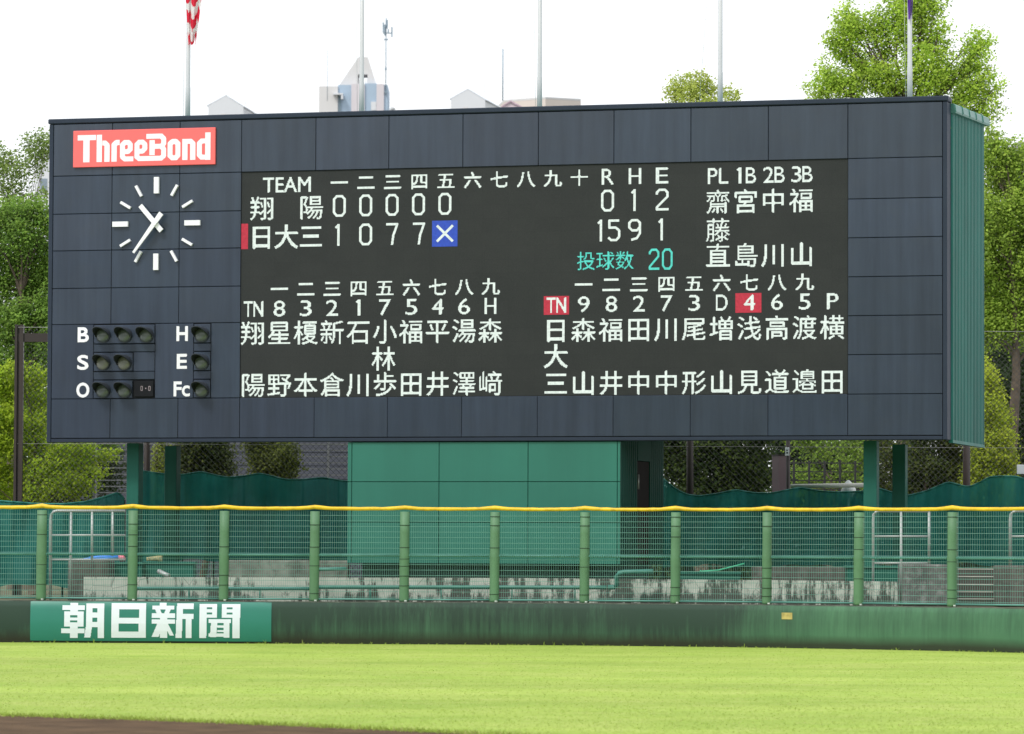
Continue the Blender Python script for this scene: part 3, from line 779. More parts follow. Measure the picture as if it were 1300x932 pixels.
for i in range(len(POSTS) - 1):
    a = wall_at(POSTS[i], 0, -.12); b_ = wall_at(POSTS[i + 1], 0, -.12); L = (b_ - a).length; t = (b_ - a) / L
    w_ = MB(); nv = 36
    def pt(s, z, o=0): return Vector((a.x + t.x * s, a.y + t.y * s - o, z))
    for k in range(1, nv + 1):
        s = .13 + (L - .26) * (k - .5) / nv; w_.tube([pt(s, .985), pt(s, RZ - .04)], .0044, 4, smooth=False, cap=False)
    z = 1.05
    while z < RZ - .08:
        w_.tube([pt(.1, z, .006), pt(L - .1, z, .006)], .0062, 4, smooth=False, cap=False); z += .122
    w_.build('mesh_panel', wire_m, fence, fix=False)
    r_ = MB(); r_.tube([pt(.1, 1.985, .03), pt(L - .1, 1.985, .03)], .024, 6)
    zz = [pt(.12 + (L - .24) * k / 70, 1.985 + (.03 if k % 2 else -.03), .06) for k in range(71)]
    r_.tube(zz, .0075, 4, smooth=False, cap=False); r_.build('middle_rail', rail_m, fence)
    r_ = MB(); r_.tube([pt(.08, 1.0, .02), pt(L - .08, 1.0, .02)], .021, 6); r_.build('bottom_rail', rail_m, fence)
yr = MB(); pts, rad = [], []
for i in range(len(POSTS) - 1):
    for k in range(12):
        f = k / 12; px = POSTS[i] + (POSTS[i + 1] - POSTS[i]) * f
        n_ = math.exp(-(min(f, 1 - f) / .09) ** 2)
        pts.append(wall_at(px, RZ + .012 + .022 * n_ - .012 * math.sin(math.pi * f) + RNG.uniform(-.003, .003), -.11)); rad.append(.041 + .012 * n_ + RNG.uniform(-.003, .003))
yr.tube(pts, rad, 12)
yr.build('top_rail', pmat('yellow_pad', (.80, .50, .018), .5, .14, 3, dirt=(.22, .12, .01), dirt_amt=.55), fence)

# ------------------------------------------------------------------ low walls, pipes, boxes on the terrace
def box_between(mbx, x0, yt, x1, yb, Y, depth, bev=.01, col=None):
    """upright box whose front face fills the photo rectangle at distance Y; a bottom of None stands on the terrace"""
    a = at(x0, yt, Y); c = at(x1, yt, Y); zb = TZ if yb is None else at(x0, yb, Y).z
    mbx.box((a.x, Y, zb), (c.x, Y + depth, a.z), bev=bev, col=col); return mbx
def mat_white_wall():
    m, t, out = nodes('flaking_white_wall'); b = NB(t)
    tc = b.n('TexCoord').outputs['Object']; sp = b.n('SeparateXYZ'); b.l(tc, sp.inputs[0])
    c = b.ramp(b.noise(2.5, tc, 5), [(.3, (.40, .43, .38)), (.7, (.56, .58, .53))])
    st = b.math('ADD', b.math('MULTIPLY', b.noise(1.9, b.mapped(tc, (1, 1, .55)), 9, .72), .62), b.math('MULTIPLY', b.noise(7, b.mapped(tc, (1, 1, .06)), 4, .7), .38))
    xr = b.n('MapRange', i_1=-5.0, i_2=-1.0, i_3=0.0, i_4=.055); b.l(sp.outputs[0], xr.inputs[0])
    zr = b.n('MapRange', i_1=1.0, i_2=1.25, i_3=.06, i_4=0.0); b.l(sp.outputs[2], zr.inputs[0])
    k = b.math('ADD', b.math('ADD', st, xr.outputs[0]), zr.outputs[0])
    c = b.mix(b.ramp(k, [(.545, g3(0)), (.60, g3(.93))]), c, (.045, .045, .04))
    crack = b.n('TexVoronoi', feature='DISTANCE_TO_EDGE', i_Scale=2.2); b.l(b.mapped(tc, (1, 1, .8)), crack.inputs['Vector'])
    c = b.mix(b.ramp(crack.outputs['Distance'], [(.0, g3(.7)), (.015, g3(0))]), c, (.10, .10, .09))
    p = b.n('BsdfPrincipled', i_Roughness=.8); p.inputs['Specular IOR Level'].default_value = .25
    b.l(c, p.inputs['Base Color']); b.l(p.outputs[0], out.inputs[0]); return m
lw = thing('low_concrete_wall', 'low white painted concrete wall with flaking black stained paint behind the fence', 'wall')
mb = MB(); xs_ = list(range(106, 1141, 22)) + [1140]
ft, bkr = [], []
for px in xs_:
    Y = wd(px) + 1.9; yt = np.interp(px, [106, 640, 970, 1140], [732.6, 733.9, 736.6, 738.6]); p = at(px, yt, Y)
    ft.append(p); bkr.append(Vector((p.x, p.y + .35, p.z)))
gfr = [Vector((p.x, p.y, TZ - .02)) for p in ft]; gbk = [Vector((p.x, p.y + .35, TZ - .02)) for p in ft]
mb.grid([gfr, ft], smooth=False); mb.grid([ft, bkr], smooth=False); mb.grid([bkr, gbk], smooth=False)
mb.quad(gfr[0], ft[0], bkr[0], gbk[0]); mb.quad(gfr[-1], gbk[-1], bkr[-1], ft[-1])
mb.build('wall_body', mat_white_wall(), lw)

pipe_m = pmat('green_pipe', (.05, .20, .165), .45, .12, 2)
pp = MB()
def PT(px, py, o=1.45): return at(px, py, wd(px) + o)
pp.tube([PT(x, 747 + (0 if x < 300 else .3)) for x in range(172, 397, 16)], .042, 10)
pp.tube([PT(400, y) for y in (748, 735, 724)], .05, 10); pp.tube([PT(398, 723), PT(420, 722.5), PT(440, 722)], .04, 10)
pp.tube([PT(x, 745.5 + (x - 400) * .001) for x in range(402, 779, 16)] , .045, 10)
pp.tube([PT(772, 745.8), PT(780, 745.5), PT(783, 743), PT(783, 731), PT(786, 727.5), PT(792, 726.5), PT(829, 725.5)], .055, 10)
for x in (240, 330, 470, 560, 650, 730): pp.tube([PT(x, 747), PT(x, 762)], .02, 6)
tag(pp.build('drain_pipe', pipe_m), 'long green pipe running along the low white wall behind the fence', 'pipe')

conc_dk = pmat('dark_concrete', (.135, .125, .115), .9, .3, 2.5, .3, 25, .2, streak=.35, sscale=2.2, dirt=(.04, .04, .036), dirt_amt=.7)
conc_pale = pmat('pale_streaked_concrete', (.17, .165, .16), .9, .2, 2, .2, 25, .2, streak=.5, sscale=1.1, dirt=(.40, .40, .39), dirt_amt=.8)
conc_moss = pmat('mossy_concrete', (.20, .215, .185), .9, .35, 2.2, .3, 20, .2, streak=.3, dirt=(.06, .06, .05), dirt_amt=.8)
def single(name, label, cat, m, *args, group=None, **kw):
    o = box_between(MB(), *args, **kw).build(name, m); return tag(o, label, cat, group)
single('concrete_block', 'dark weathered concrete block under the blue rolled sheet', 'concrete block', conc_dk, 86, 711.5, 139.5, None, 95.0, 1.3, bev=.03)
single('concrete_block', 'pale streaked concrete block with whitish run-off between a gate frame and the steps', 'concrete block', conc_pale, 1146, 716.5, 1205, None, 91.8, 1.2, bev=.03)
single('concrete_block', 'dark concrete block bounding the steps on the side away from the pale block', 'concrete block', conc_dk, 1269, 718, 1345, None, 91.0, 1.2, bev=.03)
single('concrete_curb', 'mossy grey concrete kerb showing below the sagging green tarp', 'kerb', conc_moss, 283, 711, 443, None, 97.5, .5, bev=.03)
single('concrete_curb', 'dark stained concrete kerb below the tarp right of the green room', 'kerb', conc_dk, 955, 719, 1078, None, 94.8, .5, bev=.03)

def chest(label, x0, yt, x1, Y, dep):
    a = at(x0, yt, Y); c = at(x1, yt, Y); t = thing('storage_chest', label, 'storage chest', ((a.x + c.x) / 2, Y + dep / 2, TZ), group='green storage chests behind the fence')
    m_ = MB(); m_.box((a.x, Y, TZ), (c.x, Y + dep, a.z - .07), bev=.015); m_.build('chest_body', green_dk, t, world=True)
    m_ = MB(); m_.box((a.x - .03, Y - .03, a.z - .065), (c.x + .03, Y + dep, a.z), bev=.015); m_.build('lid', green_dk, t, world=True)
chest('green storage chest beside the dark concrete block and pink bundle', 138.5, 713.5, 180, 96.2, .8)
chest('green storage chest with the straw coloured bundle on its lid', 184, 713, 246, 96.6, .8)
chest('green storage chest at the foot of a column next to the pale streaked block', 1076, 718, 1142, 93.5, .8)
chest('wide low green storage chest with a bright green hose on it', 862, 726, 940, 95.2, .7)

st = thing('concrete_steps', 'flight of dark concrete steps with pale edges between two concrete blocks', 'steps', at(1243, 765, 92.2))
m_ = MB(); e_ = MB(); ys = [760, 751, 741.5, 731.5, 722]
for k, y in enumerate(ys):
    a = at(1215, y, 92.0 + k * .33); c = at(1268.5, y, 92.0 + k * .33)
    m_.box((a.x, 92.0 + k * .33, TZ if k == 0 else TZ), (c.x, 92.33 + k * .33, a.z - .022)); e_.box((a.x, 91.985 + k * .33, a.z - .020), (c.x, 92.30 + k * .33, a.z), bev=.006)
m_.build('step_body', pmat('step_dark', (.06, .05, .045), .9, .2, 3), st, world=True); e_.build('step_edge', pmat('step_edge', (.42, .40, .36), .8, .15, 3), st, world=True)

steel = pmat('galvanised_pipe', (.36, .38, .38), .45, .06, 3, metal=.3)
def gate(label, Y, posts, x1, rails, bar_top=648.6):
    x0 = posts[0][0]
    t = thing('gate_frame', label, 'gate frame', (at(x0, 700, Y).x, Y, TZ), group='silver pipe gate frames')
    m_ = MB(); p0 = at(x0, posts[0][1], Y) if posts[0][1] else Vector((at(x0, 700, Y).x, Y, TZ))
    m_.tube([p0, at(x0, 660, Y), at(x0 + .8, 653, Y), at(x0 + 3.5, 649.5, Y), at(x0 + 8, bar_top, Y), at(x1, bar_top, Y)], .034, 10); m_.build('bent_tube', steel, t, world=True)
    for x, yb in posts[1:]:
        m_ = MB(); a = at(x, bar_top, Y); m_.tube([a, at(x, yb, Y) if yb else Vector((a.x, Y, TZ))], .03, 8); m_.build('upright', steel, t, world=True)
    for y in rails:
        m_ = MB(); m_.tube([at(x0, y, Y), at(x1, y, Y)], .024, 8); m_.build('cross_bar', steel, t, world=True)
gate('silver pipe gate frame over the dark block with the blue sheet', 94.3, [(64.5, None), (90.3, None), (117, 712), (143, 706)], 159, (679.5, 710.5))
gate('silver pipe gate frame standing by the pale streaked concrete block', 91.3, [(1108.5, None), (1144, None), (1179.5, 716)], 1181, (681, 715))
gate('silver bent pipe frame beyond the concrete steps, only partly in view', 90.6, [(1282.5, 718), (1330, 718)], 1331, (681,))

# rolled sheets lying on the chests
bl = MB(); Y = 96.4
bl.tube([at(104, 710.5, Y), at(118, 708.5, Y), at(134, 707.5, Y), at(150, 705.5, Y)], [.02, .05, .06, .07], 8)
bl.tube([at(110, 711.5, Y - .1), at(130, 710, Y - .1), at(150, 707.5, Y - .1)], [.02, .035, .05], 8)
tag(bl.build('tarp_roll', pmat('blue_sheet', (.035, .20, .62), .5, .2, 6)), 'bright blue rolled sheet lying along the top of the dark concrete block', 'rolled sheet')
bl = MB(); bl.tube([at(149, 706, Y + .2), at(155, 709.5, Y + .2), at(158.5, 707.5, Y + .2)], [.045, .10, .06], 8)
tag(bl.build('tarp_roll', pmat('pink_sheet', (.68, .19, .26), .6, .25, 9)), 'pink bundled sheet at the end of the blue roll', 'rolled sheet')
bl = MB(); bl.tube([at(186, 710, 97), at(198, 709, 97), at(206, 709.5, 97)], [.05, .06, .11], 8)
tag(bl.build('rope_bundle', pmat('straw_bundle', (.34, .31, .17), .9, .5, 14)), 'straw coloured bundle lying on a green storage chest lid', 'bundle')
bl = MB(); bl.tube([at(201, 725, 95.2), at(208, 728.5, 95.1), at(215, 731.5, 95)], .055, 8)
tag(bl.build('grey_tube', steel), 'short grey tube leaning on the low white wall near the straw bundle', 'tube')
bl = MB(); bl.tube([at(890, 725.5, 94.8), at(912, 724, 94.8), at(930, 719.5, 94.8), at(945, 715.5, 94.8)], .018, 6); bl.tube([at(888, 727, 94.8), at(889, 724.5, 94.8), at(891, 725.5, 94.8)], .02, 6)
tag(bl.build('garden_hose', pmat('hose_green', (.05, .45, .25), .5)), 'thin bright green hose trailing over the wide low storage chest', 'hose')

# ------------------------------------------------------------------ green tarps hung along the terrace
def mat_tarp():
    m, t, out = nodes('green_windbreak'); b = NB(t)
    tc = b.n('TexCoord').outputs['Object']
    c = b.ramp(b.noise(.7, tc, 5), [(.3, (.010, .100, .090)), (.7, (.020, .180, .158))])
    p = b.n('BsdfPrincipled', i_Roughness=.7); p.inputs['Specular IOR Level'].default_value = .2; b.l(c, p.inputs['Base Color'])
    tr = b.n('BsdfTranslucent'); b.l(b.mix(1.0, c, (1.6, 1.6, 1.6), 'MULTIPLY'), tr.inputs['Color']); x1 = b.n('MixShader', i_0=.35); b.l(p.outputs[0], x1.inputs[1]); b.l(tr.outputs[0], x1.inputs[2])
    tp = b.n('BsdfTransparent', i_0=(.55, .95, .85, 1)); x2 = b.n('MixShader', i_0=.16); b.l(x1.outputs[0], x2.inputs[1]); b.l(tp.outputs[0], x2.inputs[2])
    b.l(x2.outputs[0], out.inputs[0]); return m
tarp_m = mat_tarp(); tarp_rope = pmat('tarp_hem', (.015, .17, .14), .7)
def tarp(label, top, ybot, Y, Y1=None, seed=0):
    r = random.Random(seed); x0, x1 = top[0][0], top[-1][0]; Y1 = Y1 or Y
    t = thing('green_tarp', label, 'tarp', (at((x0 + x1) / 2, 700, Y).x, Y, TZ), group='green windbreak tarps hung behind the fence')
    n = max(12, int((x1 - x0) / 3)); X = np.linspace(x0, x1, n)
    knots = np.array([p[0] for p in top]); yk = np.array([p[1] for p in top], float)
    ph = [r.uniform(0, 6) for _ in range(6)]; rows = []
    yt = np.interp(X, knots, yk)
    for _ in range(2): yt = np.concatenate(([yt[0]], (yt[:-2] + 2 * yt[1:-1] + yt[2:]) / 4, [yt[-1]]))
    for j in range(15):
        f = j / 14; row = []
        for i, px in enumerate(X):
            yy = Y + (Y1 - Y) * (px - x0) / (x1 - x0)
            k = np.abs(knots - px).min() / 30
            fold = .08 * math.sin(px * .10 + f * 5 + ph[5]) + .05 * math.sin(px * .21 + ph[0] + f * 2) * (.3 + f) + .07 * math.sin(px * .083 + ph[1] - f * 3) + .03 * math.sin(px * .47 + ph[2] + f * 1.5) + .12 * math.sin(f * 2.6 + px * .03 + ph[3]) * f
            yb = ybot + 2.2 * math.sin(px * .05 + ph[4]) + 1.2 * math.sin(px * .13 + ph[5])
            row.append(at(px, yt[i] + (yb - yt[i]) * f, yy + fold))
        rows.append(row)
    m_ = MB(); m_.grid(rows); m_.build('sheet', tarp_m, t, world=True, fix=False)
    m_ = MB(); m_.tube([p + Vector((0, -.01, 0)) for p in rows[0]], .022, 5); m_.build('top_rope', tarp_rope, t, world=True)
    m_ = MB()
    for px, yy in top[::2]: 
        p = at(px, yy + 1, Y + (Y1 - Y) * (px - x0) / (x1 - x0) + .42); m_.tube([p, (p.x, p.y, TZ)], .03, 6)
    m_.build('stake', pmat('dark_stake', (.05, .05, .05), .6), t, world=True)
    return t
tarp('green tarp sagging low behind the gate frame and the blue sheet', [(-60, 630), (-20, 633), (0, 636), (45, 639.5), (80, 640), (110, 637), (135, 630), (152, 624.5), (158, 634)], 744, 99.5, seed=1)
tarp('green tarp with a gently wavy top below the two round conifers', [(181, 598), (205, 601.5), (232, 603), (255, 598.8), (272, 603), (290, 606.5), (310, 604.5), (330, 600.8), (347, 605), (362, 609), (385, 609), (409, 606.3), (430, 610), (444, 611.5)], 712.5, 103.2, seed=2)
tarp('green tarp stretched from the green room past the purple brown pillar', [(842, 608), (856, 620), (872, 628), (888, 630), (910, 627), (934, 622), (958, 626), (978, 626.5), (1000, 622), (1016, 619), (1040, 623.5), (1062, 625), (1096, 624), (1116, 622)], 719, 101.0, 100.4, seed=3)
tarp('green tarp rising in high peaks behind the steps and pale block', [(1112, 619), (1135, 626), (1150, 630), (1175, 624), (1204, 611.8), (1218, 616), (1230, 618.5), (1243, 613), (1256, 605.5), (1275, 604.5), (1292, 605), (1299, 608.5), (1330, 604), (1360, 606)], 717, 99.8, 98.6, seed=4)

# ------------------------------------------------------------------ ball-stop net on brown steel posts
brown = pmat('brown_steel', (.042, .030, .027), .45, .15, 2, streak=.2)
net_m = pmat('dark_net', (.06, .063, .06), .8)
YN = 105.0
net = thing('ball_net', 'tall dark ball net on brown steel posts standing behind the scoreboard', 'net', (0, YN, TZ))
zt_n = at(650, 421, YN).z
for px, wd_, sq in ((23, .105, True), (187, .085, False), (876, .09, False), (1227, .095, False), (1402, .09, False)):
    x = at(px, 560, YN).x; m_ = MB()
    if sq:
        m_.box((x - .10, YN - .1, TZ), (x - .035, YN + .1, zt_n + .12)); m_.box((x + .02, YN - .1, TZ), (x + .12, YN + .1, zt_n + .12)); m_.box((x - .035, YN - .02, TZ), (x + .02, YN + .02, zt_n + .1))
    else: m_.tube([(x, YN, TZ), (x, YN, zt_n)], wd_, 12)
    m_.build('net_post', brown, net, world=True)
xa, xb = at(23, 500, YN).x, at(1402, 500, YN).x
m_ = MB(); m_.box((xa, YN - .06, zt_n - .32), (at(1180, 500, YN).x, YN + .06, zt_n - .1)); m_.build('beam', brown, net, world=True)
m_ = MB(); m_.tube([(xa, YN - .1, zt_n + .05), (xb, YN - .1, zt_n + .05)], .008, 5); m_.tube([(xa, YN - .07, at(650, 566, YN).z), (xb, YN - .07, at(650, 566, YN).z)], .005, 5); m_.build('wire_rope', pmat('pale_rope', (.25, .25, .24), .7), net, world=True)
m_ = MB(); zb_, hgt = TZ + .3, zt_n - TZ - .3; s = .105; x = xa - hgt
while x < xb:
    for d in (1, -1):
        a0_, a1_ = (x, x + hgt) if d == 1 else (x + hgt, x)
        p, q = Vector((a0_, YN + .03 * d, zb_)), Vector((a1_, YN + .03 * d, zb_ + hgt))
        lo, hi = max(xa, min(a0_, a1_)), min(xb, max(a0_, a1_))
        if hi > lo:
            f0, f1 = sorted(((lo - a0_) / (a1_ - a0_), (hi - a0_) / (a1_ - a0_)))
            m_.tube([p.lerp(q, f0), p.lerp(q, f1)], .0058, 3, smooth=False, cap=False)
    x += s * 1.414
m_.build('netting', net_m, net, world=True, fix=False)

# ------------------------------------------------------------------ far fences and the dark clad building
fm = pmat('dark_fence_steel', (.035, .036, .038), .6, .15, 2)
def rail_fence(label, x0, x1, yt, Y, n, step, m, group='dark steel fences behind the tarps', post_step=1.6):
    a, c = at(x0, yt, Y), at(x1, yt, Y); t = thing('steel_fence', label, 'fence', ((a.x + c.x) / 2, Y, TZ), group=group)
    m_ = MB()
    for k in range(n): 
        z = a.z - k * step; m_.box((a.x, Y - .02, z - .03), (c.x, Y + .02, z))
    m_.build('rail_set', m, t, world=True)
    x = a.x + .1
    while x < c.x:
        m_ = MB(); m_.box((x - .03, Y - .07, TZ), (x + .03, Y - .022, a.z + .05)); m_.build('post', m, t, world=True); x += post_step
grey_f = pmat('grey_fence_steel', (.13, .14, .145), .6, .15, 2)
rail_fence('grey horizontal rail fence in front of the dark clad building', 118, 450, 562, 113.0, 22, .17, grey_f)
rail_fence('dark rail fence in front of the airy light green shrub', 1003, 1094, 587, 112.0, 12, .24, fm, post_step=.42)
db = thing('clad_building', 'dark blue grey clad building behind the grey rail fence', 'building', (at(300, 700, 138).x, 138, TZ))
m_ = MB(); a, c = at(100, 520, 138), at(470, 520, 138)
z = TZ
while z < a.z:
    m_.box((a.x, 138, z), (c.x, 144, min(a.z, z + .42))); m_.box((a.x + .01, 138.03, z + .42), (c.x - .01, 143.9, z + .45)); z += .45
m_.build('wall', pmat('blue_grey_cladding', (.060, .066, .088), .55, .1, 1), db, world=True)
m_ = MB(); m_.box((a.x - .3, 137.7, a.z), (c.x + .3, 144.3, a.z + .25)); m_.build('roof', fm, db, world=True)
cab = thing('utility_pillar', 'purple brown square pillar cabinet behind the tarp, beside a pole', 'cabinet', (at(990, 700, 104).x, 104, TZ))
m_ = MB(); a, c = at(982, 579, 104), at(1001, 579, 104)
ang = math.radians(28); w1, w2 = .26, .30; px0 = Vector((at(988.5, 579, 104).x, 104, 0)); ex = Vector((math.cos(ang * .4), math.sin(ang * .4), 0)); ey = Vector((-.5, .86, 0))
poly = [px0, px0 + ex * .27, px0 + ex * .27 + ey * .3, px0 + ey * .3]
m_.prism([(p.x, p.y) for p in poly], lambda x, y, t_: (x, y, t_), TZ, a.z, 0); m_.build('cabinet_body', pmat('purple_brown_paint', (.20, .135, .15), .5, .08, 2), cab, world=True)
m_ = MB(); m_.prism([(p.x + (p.x - px0.x - .1) * .08, p.y + (p.y - px0.y - .1) * .08) for p in poly], lambda x, y, t_: (x, y, t_), a.z + .002, a.z + .04, 0); m_.build('cap', brown, cab, world=True)
sp_ = thing('sign_pole', 'dark pole with a small white sign beside the purple brown pillar', 'sign pole', (at(1000.5, 700, 103.6).x, 103.6, TZ))
m_ = MB(); a = at(1000.5, 545, 103.6); m_.tube([(a.x, 103.6, TZ), (a.x, 103.6, a.z)], .055, 10); m_.build('pole', brown, sp_, world=True)
m_ = MB(); p, q = at(996.8, 568, 103.5), at(1002, 578.5, 103.5); m_.box((p.x, 103.5, q.z), (q.x, 103.53, p.z), bev=.005); sgn = m_.build('sign_plate', white_p, sp_, world=True)
m_ = MB(); m_.box((p.x + .03, 103.494, q.z + .05), (q.x - .03, 103.497, q.z + .09)); m_.box((p.x + .03, 103.494, q.z + .12), (q.x - .04, 103.497, q.z + .15)); m_.build('sign_print', black_m, sgn, world=False).location = (-sp_.location.x, -sp_.location.y, -sp_.location.z)
wr = MB(); wr.tube([at(1004, 617.5, 101), at(1096, 616, 101)], .06, 8)
tag(wr.build('white_rail', pmat('cream_rail', (.68, .66, .6), .6, .1, 2)), 'pale horizontal rail just above the tarp beside the purple brown pillar', 'rail')
bag = MB(); c = at(1077, 621, 102.2)
rows = []
for i in range(9):
    f = i / 8; rr = .17 * math.sin(math.pi * min(.98, .15 + f * .85)) ** .7
    rows.append([(c.x + rr * math.cos(k * math.pi / 6) * (1 + .15 * math.sin(3 * k + i)), c.y + rr * math.sin(k * math.pi / 6), c.z - .2 + f * .42) for k in range(13)])
bag.grid(rows); bag.tube([(c.x, c.y, TZ), (c.x, c.y, c.z - .1)], .03, 6)
tag(bag.build('covered_post', pmat('white_plastic', (.75, .77, .76), .5, .1, 5)), 'white plastic bag tied over a post top above the tarp', 'bag')
ws = MB(); p, q = at(1291, 590, 100), at(1312, 602, 100); ws.box((p.x, 100, q.z), (q.x, 100.05, p.z), bev=.01); ws.box((p.x + .2, 100.06, TZ), (p.x + .26, 100.1, p.z - .02))
tag(ws.build('white_board', white_p), 'plain white board above the tarp with high peaks', 'sign board')

# ------------------------------------------------------------------ flagpoles and flags
pole_m = pmat('white_pole', (.50, .515, .53), .4, .04, 1)
rope_m = pmat('halyard', (.62, .62, .62), .8)
POLES = [(238.5, 'white flagpole carrying the limp red and white flag'), (459, 'white flagpole in front of the blue and white tower'), (685, 'white flagpole in front of the wide beige block'),
         (914.3, 'white flagpole rising beside the small tree top'), (1155, 'white flagpole carrying the purple flag, in front of the big tree')]
fp0 = None
def on_roof(px):
    """foot of a pole standing on the scoreboard roof in photo column px"""
    u = bp(px, 130, 2.6)[0]; p = BO + UX * u + NBK * 2.6; return Vector((p.x, p.y, TZ + zst + .24 + .08))
for px, label in POLES:
    foot = on_roof(px)
    if fp0 is None:
        fp0 = thing('flagpole', label, 'flagpole', foot, group='white flagpoles on the scoreboard roof')
        m_ = MB(); m_.tube([(0, 0, 0), (0, 0, 1.0), (0, 0, 1.02), (0, 0, 7.5)], [.066, .062, .056, .048], 14); m_.build('pole', pole_m, fp0)
        m_ = MB(); m_.tube([(0, 0, 7.5), (0, 0, 7.58), (0, 0, 7.66)], [.03, .07, .02], 10); m_.build('finial', pmat('gilt', (.6, .5, .2), .3, metal=.6), fp0)
        m_ = MB(); m_.tube([(-.10, -.05, .3), (-.14, -.05, 3), (-.06, -.05, 7.4)], .006, 4); m_.build('halyard', rope_m, fp0)
        m_ = MB(); m_.tube([(0, 0, 0), (0, 0, .04)], .16, 12); m_.build('base_plate', conc_dk, fp0)
    else:
        c = copy_tree(fp0); c.location = foot; c['label'] = label
        if px > 900 and px < 1000:
            for ch in c.children:
                if ch.name.startswith('halyard'): ch.rotation_euler = (0, math.radians(5), 0); ch.location = (-.42, 0, 0)
def mat_stripe():
    m, t, out = nodes('striped_flag'); b = NB(t)
    uv = b.n('Attribute', attribute_name='tint')
    p = b.n('BsdfPrincipled', i_Roughness=.7); b.l(uv.outputs['Color'], p.inputs['Base Color'])
    tr = b.n('BsdfTranslucent'); b.l(uv.outputs['Color'], tr.inputs['Color']); x = b.n('MixShader', i_0=.35); b.l(p.outputs[0], x.inputs[1]); b.l(tr.outputs[0], x.inputs[2]); b.l(x.outputs[0], out.inputs[0]); return m
flag_m = mat_stripe()
def flag(name, label, px, y0, y1, wtop, wbot, colf, seed, dx=.06):
    """limp cloth hanging down its pole: pleats gathered into a bundle that narrows to a corner"""
    YP = on_roof(px).y; p0, p1 = at(px, y0, YP), at(px, y1, YP); n, k = 26, 28; mbx = MB(); r = random.Random(seed); rows = []
    for i in range(n + 1):
        f = i / n; wv = wtop + (wbot - wtop) * f ** 1.5; row = []
        for j in range(k + 1):
            g = j / k; a = g * 4.2 * math.pi + f * 1.5
            row.append(Vector((p0.x + dx + wv * (g - .35) + .02 * math.sin(a * .7), p0.y - .09 - .06 * math.sin(a) - .03 * math.sin(a * 2.3 + 1), p0.z + (p1.z - p0.z) * f - .22 * abs(math.sin(a * .5 + .6)) * (0 if i == 0 else 1))))
        rows.append(row)
    for i in range(n):
        for j in range(k): mbx.add([rows[i][j], rows[i][j + 1], rows[i + 1][j + 1], rows[i + 1][j]], [(0, 1, 2, 3)], 0, True, colf(i / n, j / k))
    return tag(mbx.build(name, flag_m, attr=True, fix=False), label, 'flag')
RED, WHT, PUR = (.72, .022, .06), (.80, .80, .79), (.17, .055, .42)
flag('flag', 'limp red and white striped flag drooping down its white pole', 240.5, -58, 47, .50, .20, lambda f, g: RED if int((f * 7 + abs(g - .5) * 1.6 + .3)) % 2 or 0.42 < f < 0.5 else WHT, 3)
flag('flag', 'limp purple flag hanging down the pole in front of the big tree', 1153.5, -75, 14, .22, .10, lambda f, g: PUR, 5, dx=.0)

# ------------------------------------------------------------------ distant buildings
def far(x, y, Y): return at(x, y, Y)
bw = pmat('far_white_render', (.60, .62, .65), .7, .03, .1); bwarm = pmat('far_warm_render', (.58, .575, .575), .7, .03, .1)  # pale render, lightened further to stand in for the distance haze
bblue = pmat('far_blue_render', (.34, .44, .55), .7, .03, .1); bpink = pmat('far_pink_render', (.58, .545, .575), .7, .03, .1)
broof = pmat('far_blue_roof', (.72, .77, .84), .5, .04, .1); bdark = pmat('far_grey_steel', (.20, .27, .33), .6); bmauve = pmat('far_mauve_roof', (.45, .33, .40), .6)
win_m = pmat('far_window', (.20, .25, .30), .25)
def tower_body(t, x0, x1, ytop, Y, dep, m):
    a, c = far(x0, ytop, Y), far(x1, ytop, Y); m_ = MB(); m_.box((a.x, Y, TZ), (c.x, Y + dep, a.z)); m_.build('wall', m, t, world=True); return a, c
def windows(t, a, c, Y, ztop, nfl, ncol):
    for i in range(nfl):
        for j in range(ncol):
            x = a.x + (c.x - a.x) * (j + .3) / ncol; z = ztop - 4 - i * 3.2
            m_ = MB(); m_.box((x, Y - .05, z), (x + (c.x - a.x) / ncol * .45, Y + .05, z + 1.5)); m_.build('window', win_m, t, world=True)
